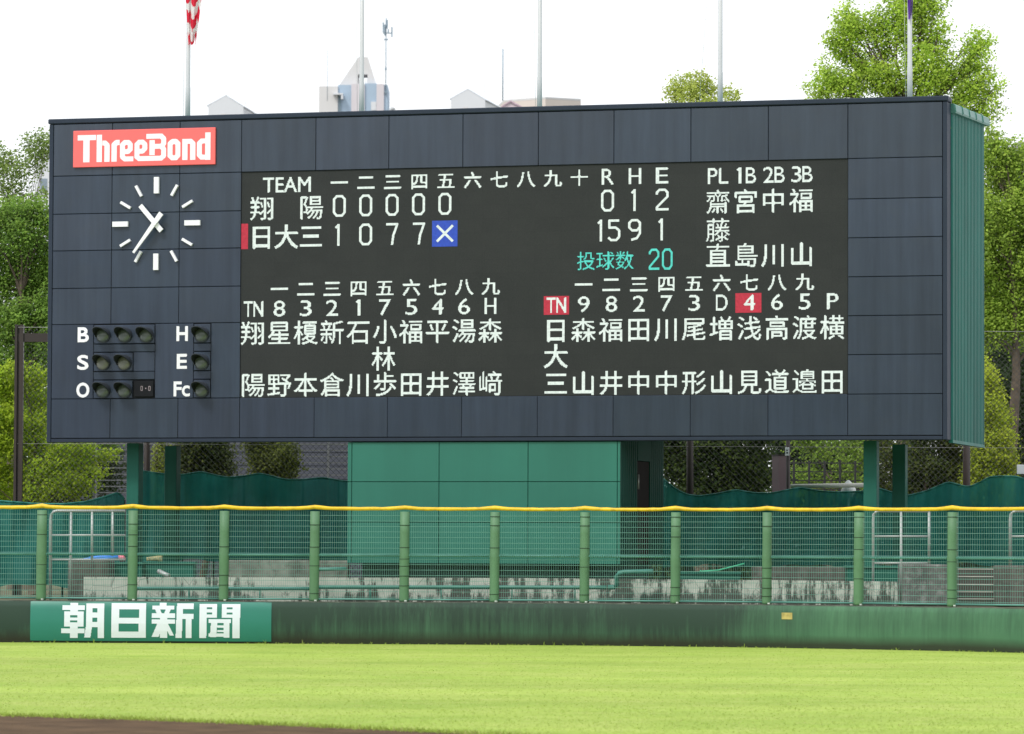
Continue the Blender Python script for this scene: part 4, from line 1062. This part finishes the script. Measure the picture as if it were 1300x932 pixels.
def gable(label, x0, xr, x1, yr, ye0, ye1, xb, Y, m, mr):
    """penthouse tower with a gable end towards the field and its roof running back to the right"""
    t = thing('apartment_tower', label, 'building', (far((x0 + x1) / 2, 700, Y).x, Y, TZ))
    e0, r, e1 = far(x0, ye0, Y), far(xr, yr, Y), far(xb, ye0 + 1.5, Y); back = 9.0
    hx = far(x1, ye1, Y + back).x - e1.x; dv = Vector((hx, back, -.15))
    m_ = MB(); q = [Vector((e0.x, Y, TZ)), Vector((e0.x, Y, e0.z)), Vector((r.x, Y, r.z)), Vector((e1.x, Y, e1.z)), Vector((e1.x, Y, TZ))]
    m_.add(q + [p + dv for p in q], [(0, 1, 2, 3, 4), (9, 8, 7, 6, 5), (0, 5, 6, 1), (3, 8, 9, 4)]); m_.build('wall', m, t, world=True)
    m_ = MB(); o = Vector((0, -.02, .02))
    def sl(p, q_): 
        th_ = Vector((0, 0, .12)); vs = [p + o, q_ + o, q_ + dv + Vector((0, .2, .02)), p + dv + Vector((0, .2, .02))]
        m_.add(vs + [v + th_ for v in vs], [(0, 1, 2, 3), (7, 6, 5, 4), (0, 4, 5, 1), (1, 5, 6, 2), (2, 6, 7, 3), (3, 7, 4, 0)])
    sl(q[1] + Vector((-.2, 0, -.1)), q[2]); sl(q[2], q[3] + Vector((.2, 0, -.1))); m_.build('roof', mr, t, world=True)
    s = dv.normalized()
    for k in (.35, .8):
        c_ = Vector((e1.x, Y, 0)) + dv * k; m_ = MB(); zz = far(x1, ye1 + 6 + k * 2, Y).z
        m_.box((c_.x - .05, c_.y - .25, zz - .9), (c_.x + .15, c_.y + .25, zz)); m_.build('window', win_m, t, world=True)
    m_ = MB(); c_ = far((x0 + xr) / 2 + 8, ye0 + 11, Y); m_.box((c_.x - .3, Y - .06, c_.z - .8), (c_.x + .3, Y + .03, c_.z + .1)); m_.build('vent', bwarm, t, world=True)
    return t, r
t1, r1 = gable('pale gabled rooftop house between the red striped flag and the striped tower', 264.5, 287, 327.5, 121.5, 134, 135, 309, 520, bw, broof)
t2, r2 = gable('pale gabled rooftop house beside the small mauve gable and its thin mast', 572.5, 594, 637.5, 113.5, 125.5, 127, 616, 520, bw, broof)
def mast(t, px, y0, y1, Y, r=.06, head=False):
    a, c = far(px, y0, Y), far(px, y1, Y); m_ = MB(); m_.tube([(a.x, Y, c.z), (a.x, Y, a.z)], r, 6)
    if head:
        for k, (dx, dz, h) in enumerate(((-.35, -.6, 1.3), (.15, -.3, 1.1), (.75, -1.2, 1.3), (-.15, -.9, 1.4), (.3, -1.5, .5))): m_.box((a.x + dx - .09, Y - .2, a.z + dz - h), (a.x + dx + .09, Y - .02, a.z + dz))
        m_.box((a.x - .4, Y - .06, a.z - 2.05), (a.x + .85, Y + .06, a.z - 1.93)); m_.box((a.x - .25, Y - .1, a.z - 2.9), (a.x + .25, Y + .1, a.z - 2.7))
        for z in (-6.5, -9.5): m_.box((a.x - .13, Y - .13, a.z + z - .2), (a.x + .13, Y + .13, a.z + z + .1))
    m_.build('antenna_mast', bdark, t, world=True)
mast(t2, 638.5, 62, 128, 520, .09); mast(t1, 312.5, 58, 133, 520, .018); mast(t2, 615, 98, 119, 520, .02)
# tower with the cut pyramid top
Y = 520
tw = thing('apartment_tower', 'tall pale tower with blue stripes, cut pyramid top and antenna mast', 'building', (far(448, 700, Y).x, Y, TZ))
def stripe(name, x0, x1, yt, m, dep=0.0, y0=None):
    a, c = far(x0, yt, Y), far(x1, yt, Y); m_ = MB(); m_.box((a.x, Y + dep, TZ), (c.x, Y + 8.8, a.z)); m_.build(name, m, tw, world=True)
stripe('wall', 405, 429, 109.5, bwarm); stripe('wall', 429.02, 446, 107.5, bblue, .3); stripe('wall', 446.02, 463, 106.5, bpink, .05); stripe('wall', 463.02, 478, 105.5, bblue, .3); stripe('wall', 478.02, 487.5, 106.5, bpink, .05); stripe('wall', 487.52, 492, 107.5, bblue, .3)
m_ = MB(); pts = [far(x, y, Y + 2) for x, y in ((430, 109), (455, 72.5), (467, 72.5), (477.5, 106), (466.5, 106), (466.5, 94.5), (454.5, 94.5), (454.5, 108.5))]
m_.prism([(p.x, p.z) for p in pts], lambda a, c, t_: (a, t_, c), Y + 2, Y + 6); m_.build('spire', bwarm, tw, world=True)
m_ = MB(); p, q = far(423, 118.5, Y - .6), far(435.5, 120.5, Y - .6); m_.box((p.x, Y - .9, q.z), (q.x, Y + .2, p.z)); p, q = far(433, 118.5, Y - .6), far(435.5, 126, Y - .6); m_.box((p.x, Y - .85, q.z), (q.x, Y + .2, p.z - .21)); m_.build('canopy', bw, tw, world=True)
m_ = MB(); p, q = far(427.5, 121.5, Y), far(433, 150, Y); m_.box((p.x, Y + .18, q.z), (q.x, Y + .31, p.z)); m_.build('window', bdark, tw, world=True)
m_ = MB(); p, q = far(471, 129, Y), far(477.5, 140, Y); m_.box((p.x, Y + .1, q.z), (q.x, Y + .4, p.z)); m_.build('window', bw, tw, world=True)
m_ = MB()
for k in range(6): p = far(463.5 + k * 2.2, 105, Y + 1); m_.box((p.x, Y + 1, p.z - .3), (p.x + .13, Y + 1.2, p.z + .35 + .25 * (k % 2)))
p = far(475.3, 104.8, Y + .5); m_.box((p.x - .12, Y + .5, p.z - .2), (p.x + .18, Y + .8, p.z + .15)); m_.build('roof_plant', bw, tw, world=True)
mast(tw, 490.2, 22.5, 120, Y, .07, True); mast(tw, 416, 63, 128, Y, .035)
m_ = MB(); c_ = far(498, 138, Y); m_.tube([far(494, 141, Y), far(497.5, 138.5, Y), far(499.5, 136.5, Y)], [.05, .25, .42], 10); m_.build('dish', bw, tw, world=True)
# mauve gable, beige block, two side blocks
t3 = thing('gabled_house', 'small mauve gable beside the thin mast', 'building', (far(648, 700, 500).x, 500, TZ)); m_ = MB()
q = [far(x, y, 500) for x, y in ((636, 142), (636, 137.5), (648, 129.8), (664, 138.5), (664, 142))]; q[0].z = TZ; q[-1].z = TZ
m_.add(q + [p + Vector((0, 8, 0)) for p in q], [(0, 1, 2, 3, 4), (9, 8, 7, 6, 5), (0, 5, 6, 1), (1, 6, 7, 2), (2, 7, 8, 3), (3, 8, 9, 4)]); m_.build('wall', pmat('far_mauve_wall', (.60, .50, .55), .7, .03, .1), t3, world=True)
m_ = MB()
for i in (1, 2): 
    p, r_ = q[i] + Vector((0, -.2, .02)), q[i + 1] + Vector((0, -.2, .02)); vs = [p, r_, r_ + Vector((0, 8.3, 0)), p + Vector((0, 8.3, 0))]; m_.add(vs + [v + Vector((0, 0, .2)) for v in vs], [(0, 1, 2, 3), (7, 6, 5, 4), (0, 4, 5, 1), (1, 5, 6, 2), (2, 6, 7, 3), (3, 7, 4, 0)])
m_.build('roof', bmauve, t3, world=True)
t4 = thing('apartment_block', 'wide beige block behind the middle flagpole', 'building', (far(690, 700, 560).x, 560, TZ)); m_ = MB()
a, b_, c = far(640, 129.5, 566), far(692.5, 125.8, 560), far(737.5, 128.3, 572)
poly = [a, b_, c, Vector((c.x - 3, 590, c.z)), Vector((a.x - 3, 590, a.z))]
m_.add([Vector((p.x, p.y, TZ)) for p in poly] + poly, [(0, 1, 2, 3, 4), (9, 8, 7, 6, 5)] + [(i, (i + 1) % 5, 5 + (i + 1) % 5, 5 + i) for i in range(5)]); m_.build('wall', pmat('far_beige_render', (.62, .55, .50), .7, .03, .1), t4, world=True)
m_ = MB(); m_.add([p + Vector((0, 0, .02)) for p in poly] + [p + Vector((0, 0, .3)) for p in poly], [(0, 1, 2, 3, 4), (9, 8, 7, 6, 5)] + [(i, (i + 1) % 5, 5 + (i + 1) % 5, 5 + i) for i in range(5)]); m_.build('parapet', bwarm, t4, world=True)
t5 = thing('apartment_block', 'pale grey block glimpsed through the sparse tall tree top', 'building', (far(55, 700, 420).x, 420, TZ))
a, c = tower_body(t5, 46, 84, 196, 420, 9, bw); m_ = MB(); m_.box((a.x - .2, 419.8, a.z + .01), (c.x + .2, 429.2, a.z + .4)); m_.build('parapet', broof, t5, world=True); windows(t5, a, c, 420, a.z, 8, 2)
t6 = thing('apartment_block', 'grey roofed pale block behind the tall mid green tree', 'building', (far(1310, 700, 420).x, 420, TZ))
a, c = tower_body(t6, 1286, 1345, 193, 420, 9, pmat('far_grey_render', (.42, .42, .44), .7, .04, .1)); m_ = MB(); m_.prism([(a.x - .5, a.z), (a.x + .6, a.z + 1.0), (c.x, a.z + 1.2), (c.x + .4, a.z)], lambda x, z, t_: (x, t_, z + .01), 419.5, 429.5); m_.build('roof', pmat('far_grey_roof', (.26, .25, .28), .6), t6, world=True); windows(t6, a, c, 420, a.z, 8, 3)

# ------------------------------------------------------------------ trees
bark_m = pmat('bark', (.11, .088, .068), .9, .3, 4, .5, 20, .1)
leaf_m = pmat('leaf', (1, 1, 1), .55, .10, .9, spec=.25, attr=True, trans=.55)
def leaves_mesh(name, C, N, size, cols, parent, aspect=.62):
    """one crown mesh of kite-shaped leaves at C with normals N"""
    n = len(C)
    ref = NP.normal(0, 1, (n, 3)); A = np.cross(N, ref); A /= np.linalg.norm(A, axis=1)[:, None] + 1e-9; B = np.cross(N, A)
    s = size * NP.uniform(.65, 1.25, n)[:, None]
    V = np.stack([C - A * s, C + B * s * aspect - A * s * .1 + N * s * .12, C + A * s, C - B * s * aspect - A * s * .1 + N * s * .12], 1)
    me = bpy.data.meshes.new(name); me.vertices.add(4 * n); me.vertices.foreach_set('co', V.reshape(-1))
    me.loops.add(4 * n); me.loops.foreach_set('vertex_index', np.arange(4 * n, dtype=np.int32))
    me.polygons.add(n); me.polygons.foreach_set('loop_start', np.arange(0, 4 * n, 4, dtype=np.int32)); me.polygons.foreach_set('loop_total', np.full(n, 4, np.int32))
    ca = me.attributes.new('tint', 'FLOAT_COLOR', 'FACE'); ca.data.foreach_set('color', np.concatenate([cols, np.ones((n, 1))], 1).reshape(-1))
    me.update(); me.validate(); me.materials.append(leaf_m)
    o = bpy.data.objects.new(name, me); COL.objects.link(o); o.parent = parent; return o
def tree(name, label, cat, bx, Y, clusters, size, dens, ca, cb, sub=.42, spray=14, trunk=.2, twigs=.5, group=None, up=.5, dark=None, lean=0.0, flat=.75, loose=1.0, feather=1.55):
    """clusters: (px, py, rx, ry) in photo pixels at distance Y; each becomes a bough of leaf sprays round its twigs"""
    base = Vector((at(bx, 600, Y).x, Y, TZ)); t = thing(name, label, cat, base, group=group)
    Cs, Ns, Cl, tips = [], [], [], []
    for q in clusters:
        px, py, rx, ry = q[:4]; dy = q[4] if len(q) > 4 else RNG.uniform(-1, 1) * min(1.6, rx * Y / F_PX)
        c = at(px, py, Y + dy); rx, ry = rx * Y / F_PX, ry * Y / F_PX; rd = (rx + ry) / 2
        k = max(4, int(dens * rx * ry * 300)); bough = []
        for _ in range(k):
            d = NP.normal(0, 1, 3); d /= np.linalg.norm(d); r = NP.random() ** .45
            p = np.array(c) + d * r * np.array([rx, rd, ry]); bough.append(p)
            m = max(3, int(spray * NP.uniform(.5, 1.4)))
            off = NP.normal(0, sub, (m, 3)) * np.array([1, 1, flat]); 
            o_ = p - np.array([base.x + lean * .5, base.y, p[2] - rd * 2 - .6]); o_ /= np.linalg.norm(o_) + 1e-9    # twigs reach out and up from the trunk
            ax = o_ * .9 + NP.normal(0, .45, 3); ax[2] += .25 * up; ax /= np.linalg.norm(ax) + 1e-9
            run = NP.uniform(-1, 1, (m, 1)); off = off * .42 * loose * (1.1 - .55 * run) + ax[None, :] * (run * sub * feather)
            Cs.append(p + off); nn = NP.normal(0, .42, (m, 3)) + np.array([-.3, -.7, .65]); Ns.append(nn / np.linalg.norm(nn, axis=1)[:, None])
            f = NP.random(); hue = np.array(ca) * f + np.array(cb) * (1 - f)
            if dark is not None and NP.random() < .3: hue = hue * .5 + np.array(dark) * .5
            Cl.append(np.clip(hue * NP.uniform(.8, 1.2) * NP.uniform(.85, 1.15, (m, 1)), 0, 1)); tips.append((p, ax))
        rng_b = [Vector(b__) for b__ in bough]; clusters_c.append(None); 
        limbs.append((Vector(c), rx, rng_b))
    C, N, L_ = np.concatenate(Cs), np.concatenate(Ns), np.concatenate(Cl)
    inv = np.array(base)
    leaves_mesh('crown', C - inv, N, size, L_, t)
    m_ = MB(); top = max(l[0].z for l in limbs); zt = TZ + (top - TZ) * .78; H = zt - TZ
    def axis(z): f = max(0, min(1, (z - TZ) / H)); return Vector((base.x + lean * f + .12 * math.sin(f * 7 + bx), base.y + .1 * math.sin(f * 5), TZ + H * f))
    m_.tube([axis(TZ + H * i / 8) for i in range(9)], [trunk * (1 - .85 * i / 8) * (1.25 if i == 0 else 1) for i in range(9)], 9)
    for c, rx, bough in limbs:
        st_ = axis(min(zt, max(TZ + H * .15, c.z - (abs(c.x - base.x) * .7 + .6)))); mid = st_.lerp(c, .55) + Vector((RNG.uniform(-.2, .2), RNG.uniform(-.2, .2), RNG.uniform(-.1, .25)))
        r = trunk * .17; m_.tube([st_, st_.lerp(mid, .5) + Vector((0, 0, .08)), mid, c], [r, r * .75, r * .55, r * .28], 6)
        for p in bough:
            if RNG.random() < twigs * .35:
                q_ = mid.lerp(c, RNG.random()); m_.tube([q_, q_.lerp(p, .5) + Vector((RNG.uniform(-.06, .06), 0, RNG.uniform(-.04, .1))), p], [r * .2, r * .12, .004], 4, cap=False)
    m_.build('trunk', bark_m, t, world=True, fix=False)
    limbs.clear(); clusters_c.clear(); return t
limbs, clusters_c = [], []
YG_A, YG_B = (.38, .59, .055), (.54, .69, .10)            # fresh yellow-green
MG_A, MG_B = (.15, .26, .065), (.24, .34, .085)           # mid green
DG_A, DG_B = (.05, .095, .032), (.085, .135, .035)           # dark green
# big bright tree above the right end
tree('broadleaf_tree', 'large bright yellow green tree rising behind the purple flag', 'tree', 1152, 122,
     [(1042, 116, 14, 12), (1058, 104, 16, 14), (1078, 112, 22, 14), (1048, 92, 6, 9), (1064, 62, 11, 14), (1078, 32, 14, 17), (1072, 50, 17, 16), (1090, 38, 9, 14), (1085, 78, 16, 14), (1080, 12, 5, 10), (1108, 40, 14, 14), (1118, 28, 12, 12), (1100, 95, 20, 18), (1122, 66, 15, 12), (1125, 100, 24, 16),
      (1138, 18, 14, 17), (1148, -8, 18, 16), (1145, 45, 15, 15), (1160, 18, 20, 20), (1172, 0, 16, 16), (1186, 15, 11, 12), (1172, 48, 17, 14), (1192, 42, 9, 9), (1188, 62, 14, 12), (1165, 82, 22, 18), (1196, 82, 13, 10), (1205, 102, 18, 14), (1180, 108, 22, 14), (1148, 120, 24, 10),
      (1234, 52, 10, 12), (1244, 62, 9, 14), (1228, 75, 11, 11), (1242, 84, 9, 8), (1226, 95, 15, 11), (1246, 104, 14, 10), (1258, 117, 11, 7), (1238, 120, 16, 10), (1222, 122, 16, 12), (1248, 138, 14, 8), (1262, 148, 8, 7), (1215, 140, 14, 9), (1235, 150, 18, 8), (1150, 160, 60, 30), (1190, 200, 60, 40)],
     0.046, 1.75, YG_A, YG_B, sub=.22, spray=17, feather=2.1, trunk=.3, twigs=.55, dark=(.06, .12, .02), up=1.2)
tree('broadleaf_tree', 'small pale green tree top peeping over the scoreboard beside the fourth flagpole', 'tree', 888, 128,
     [(862, 112, 12, 8), (878, 104, 9, 8), (893, 108, 12, 9), (856, 124, 10, 10), (880, 122, 16, 10), (903, 118, 8, 8), (922, 121, 10, 6), (930, 128, 7, 6), (890, 150, 40, 20)],
     0.046, 1.8, (.40, .50, .09), (.50, .56, .13), sub=.22, spray=16, trunk=.2, up=1.6)
# right edge
tree('broadleaf_tree', 'tall mid green tree beside the green corrugated end of the scoreboard', 'tree', 1285, 116,
     [(1262, 182, 12, 14), (1275, 195, 14, 12), (1258, 205, 16, 16), (1285, 215, 18, 16), (1302, 200, 16, 14), (1268, 232, 20, 16), (1296, 240, 20, 18), (1258, 262, 18, 18), (1282, 268, 22, 18), (1310, 262, 20, 20), (1262, 300, 22, 20), (1290, 305, 24, 20), (1262, 335, 22, 18), (1292, 345, 26, 20), (1318, 320, 22, 24), (1258, 370, 20, 20), (1285, 380, 26, 20), (1310, 375, 24, 22), (1262, 408, 22, 20), (1292, 415, 26, 20), (1240, 300, 20, 60), (1240, 400, 20, 50), (1335, 300, 25, 60), (1335, 400, 25, 50)],
     0.046, 2.30, (.30, .47, .06), (.44, .58, .09), sub=.26, spray=16, trunk=.26, dark=(.03, .07, .02), twigs=.4)
tree('conifer', 'pointed yellow green conifer behind the dark netting', 'tree', 1262, 108.5,
     [(1251, 466, 5, 10), (1254, 482, 9, 12), (1258, 500, 14, 14), (1262, 520, 18, 16), (1256, 538, 20, 16), (1272, 540, 13, 14), (1262, 560, 24, 16), (1276, 566, 12, 14), (1258, 584, 26, 16), (1278, 590, 13, 16), (1262, 610, 28, 18), (1262, 640, 28, 22), (1240, 560, 14, 40), (1240, 610, 16, 40)],
     0.042, 2.00, (.37, .48, .04), (.52, .59, .06), sub=.17, spray=22, trunk=.12, twigs=.15, dark=(.04, .07, .015), up=2.0, loose=1.2)
tree('broadleaf_tree', 'dark dense tree behind the net, beyond the pointed yellow green conifer', 'tree', 1295, 124,
     [(1262, 450, 26, 22), (1300, 455, 30, 24), (1275, 490, 28, 22), (1310, 500, 28, 26), (1290, 530, 28, 22), (1305, 565, 28, 24), (1280, 580, 26, 22), (1250, 520, 30, 30), (1300, 610, 34, 26), (1340, 520, 30, 60)],
     0.046, 2.30, DG_A, (.06, .10, .035), sub=.3, spray=17, trunk=.2)
# under the right half of the board
CON = dict(sub=.18, spray=22, trunk=.12, twigs=.15, up=2.0, loose=1.2)
tree('conifer', 'dark conifer between a rear scoreboard column and the olive conifer', 'tree', 1170, 109, [(1170, 545, 18, 20), (1165, 572, 22, 18), (1178, 596, 24, 20), (1162, 615, 22, 20), (1170, 645, 26, 24)], 0.042, 2.00, DG_A, (.16, .20, .035), dark=(.02, .03, .01), **CON)
tree('conifer', 'olive conifer next to the round brown post below the corrugated end', 'tree', 1208, 109.4, [(1208, 540, 18, 20), (1205, 568, 20, 18), (1214, 590, 20, 20), (1200, 610, 20, 20), (1208, 640, 24, 24)], 0.042, 2.00, (.09, .13, .03), (.21, .25, .04), dark=(.02, .035, .01), **CON)
tree('conifer', 'narrow dark conifer between two columns by the gate frame and pale block', 'tree', 1124, 110, [(1122, 545, 12, 24), (1124, 580, 14, 24), (1124, 620, 16, 24)], 0.042, 2.00, DG_A, (.19, .23, .045), dark=(.02, .03, .01), **CON)
tree('shrub', 'big dark green bush beside the shaded doorway of the green room', 'tree', 905, 110.5,
     [(860, 560, 26, 24), (858, 595, 22, 22), (895, 565, 28, 22), (890, 600, 26, 22), (928, 570, 26, 24), (930, 600, 26, 22), (958, 585, 20, 24), (955, 612, 24, 18), (915, 625, 50, 18), (972, 612, 10, 14), (900, 640, 60, 20), (868, 536, 30, 20), (905, 532, 30, 20), (940, 535, 28, 22), (966, 548, 20, 20), (848, 570, 14, 30)],
     0.055, 1.20, DG_A, (.14, .20, .035), sub=.22, spray=20, trunk=.15, dark=(.015, .03, .01), twigs=.2)
tree('shrub', 'airy light green shrub behind the dark rail fence by the purple pillar', 'tree', 1060, 117,
     [(1020, 556, 20, 16), (1048, 566, 22, 12), (1082, 560, 20, 16), (1088, 588, 18, 12), (1068, 596, 14, 9), (1024, 604, 20, 9), (1092, 612, 12, 8), (1040, 625, 40, 12)],
     0.055, 1.20, (.19, .32, .045), (.30, .42, .07), sub=.25, spray=15, trunk=.14)
tree('hedge', 'dark mid green hedge far behind the light green shrub', 'hedge', 1050, 132, [(978, 546, 24, 22), (1000, 548, 24, 22), (1010, 575, 26, 26), (1050, 580, 28, 28), (1090, 580, 28, 28), (1030, 615, 40, 26), (1080, 615, 40, 26)], 0.075, 0.70, (.04, .075, .03), (.06, .10, .04), sub=.3, spray=16, trunk=.15)
# under the left half
tree('conifer', 'round dark conifer next to a rear scoreboard column above the wavy tarp', 'tree', 262, 110, [(250, 560, 26, 20), (275, 568, 22, 22), (255, 590, 26, 20), (280, 598, 20, 18), (262, 620, 34, 24), (235, 585, 14, 24)], 0.042, 2.00, DG_A, (.14, .17, .03), dark=(.02, .03, .01), **CON)
tree('conifer', 'round olive conifer nearest the dark clad building', 'tree', 342, 109.5, [(330, 562, 22, 20), (352, 566, 22, 18), (362, 582, 16, 18), (338, 590, 24, 20), (365, 598, 14, 12), (345, 618, 30, 20)], 0.042, 2.00, (.08, .11, .025), (.18, .22, .035), dark=(.02, .03, .01), **CON)
tree('conifer', 'slim yellow green conifer glimpsed between a front and a rear column', 'tree', 204, 108, [(206, 562, 4, 10), (204, 580, 6, 12), (203, 600, 7, 14), (203, 630, 9, 18)], 0.042, 2.00, (.2, .27, .04), (.32, .37, .05), **CON)
# left edge
tree('broadleaf_tree', 'leafy bright green tree spreading just behind the brown steel post', 'tree', 40, 107.0,
     [(-10, 480, 22, 16), (18, 472, 18, 10), (44, 482, 16, 12), (10, 500, 24, 14), (46, 508, 18, 14), (-20, 530, 24, 20), (14, 534, 24, 14), (48, 540, 18, 14), (4, 562, 26, 14), (40, 568, 24, 12), (74, 574, 18, 9), (104, 572, 14, 7), (132, 580, 15, 7), (90, 590, 24, 10), (120, 602, 14, 6), (60, 598, 26, 12), (20, 600, 26, 14), (84, 616, 26, 9), (104, 622, 16, 7), (46, 626, 30, 10), (-20, 590, 26, 26), (0, 628, 30, 12)],
     0.046, 2.30, (.34, .51, .03), (.49, .61, .045), sub=.2, spray=14, trunk=.12, dark=(.05, .10, .02), flat=.5, up=.4)
tree('broadleaf_tree', 'dense mid green tree below the sparse tall tree top', 'tree', 20, 119,
     [(-15, 290, 22, 20), (12, 275, 22, 14), (40, 268, 18, 14), (58, 282, 16, 16), (22, 300, 24, 16), (50, 312, 20, 18), (-5, 325, 24, 18), (28, 335, 24, 18), (56, 348, 20, 18), (8, 360, 24, 18), (38, 372, 24, 16), (60, 390, 20, 18), (-10, 395, 24, 20), (20, 402, 24, 16), (46, 412, 22, 16), (10, 430, 26, 16), (40, 446, 26, 16), (64, 440, 18, 18), (0, 465, 30, 18), (40, 480, 30, 18), (75, 350, 20, 40), (75, 420, 20, 40), (-40, 360, 25, 50), (20, 520, 40, 24), (60, 540, 40, 30), (110, 560, 40, 24)],
     0.046, 2.30, (.18, .34, .055), (.30, .46, .075), sub=.26, spray=17, trunk=.28, dark=(.025, .055, .02), twigs=.3)
tree('broadleaf_tree', 'sparse tall tree with open sky between its top branches', 'tree', 14, 126,
     [(4, 196, 10, 8), (14, 206, 14, 10), (-6, 214, 14, 12), (24, 218, 10, 8), (10, 228, 16, 9), (2, 246, 12, 9), (24, 240, 11, 7), (36, 184, 12, 8), (52, 178, 10, 8), (58, 190, 8, 10), (44, 198, 12, 8), (36, 208, 10, 6), (52, 216, 9, 6), (46, 204, 8, 5), (32, 256, 12, 8), (12, 262, 16, 10), (52, 250, 8, 7), (68, 185, 14, 14)],
     0.048, 1.20, (.2, .31, .07), (.29, .39, .09), sub=.22, spray=14, trunk=.10, twigs=.3, dark=(.05, .09, .02), up=1.2, lean=.3)
tree('hedge', 'dark green hedge behind the grey rail fence, under the dense tree', 'hedge', 90, 121, [(20, 560, 40, 30), (80, 570, 40, 30), (60, 610, 50, 30), (10, 610, 40, 30), (130, 600, 30, 24)], 0.075, 0.70, (.03, .06, .022), (.06, .09, .03), sub=.3, spray=15, trunk=.15)
# hedge backing added to keep bright sky from showing through the tarps, in four lengths
for label, xs_h in (('added backing hedge far behind the dark clad building', range(-60, 300, 36)), ('added backing hedge far behind the green room', range(320, 660, 36)),
                    ('added backing hedge far behind the big dark bush', range(680, 1000, 36)), ('added backing hedge far behind the conifers and the net', range(1010, 1400, 36))):
    xs_h = list(xs_h)
    tree('hedge', label, 'hedge', xs_h[len(xs_h) // 2], 150, [(x, y, 26, 22) for x in xs_h for y in (640, 672, 704, 736)], .10, .28, (.06, .11, .04), (.09, .14, .05), sub=.4, spray=18, trunk=.1, twigs=.05)
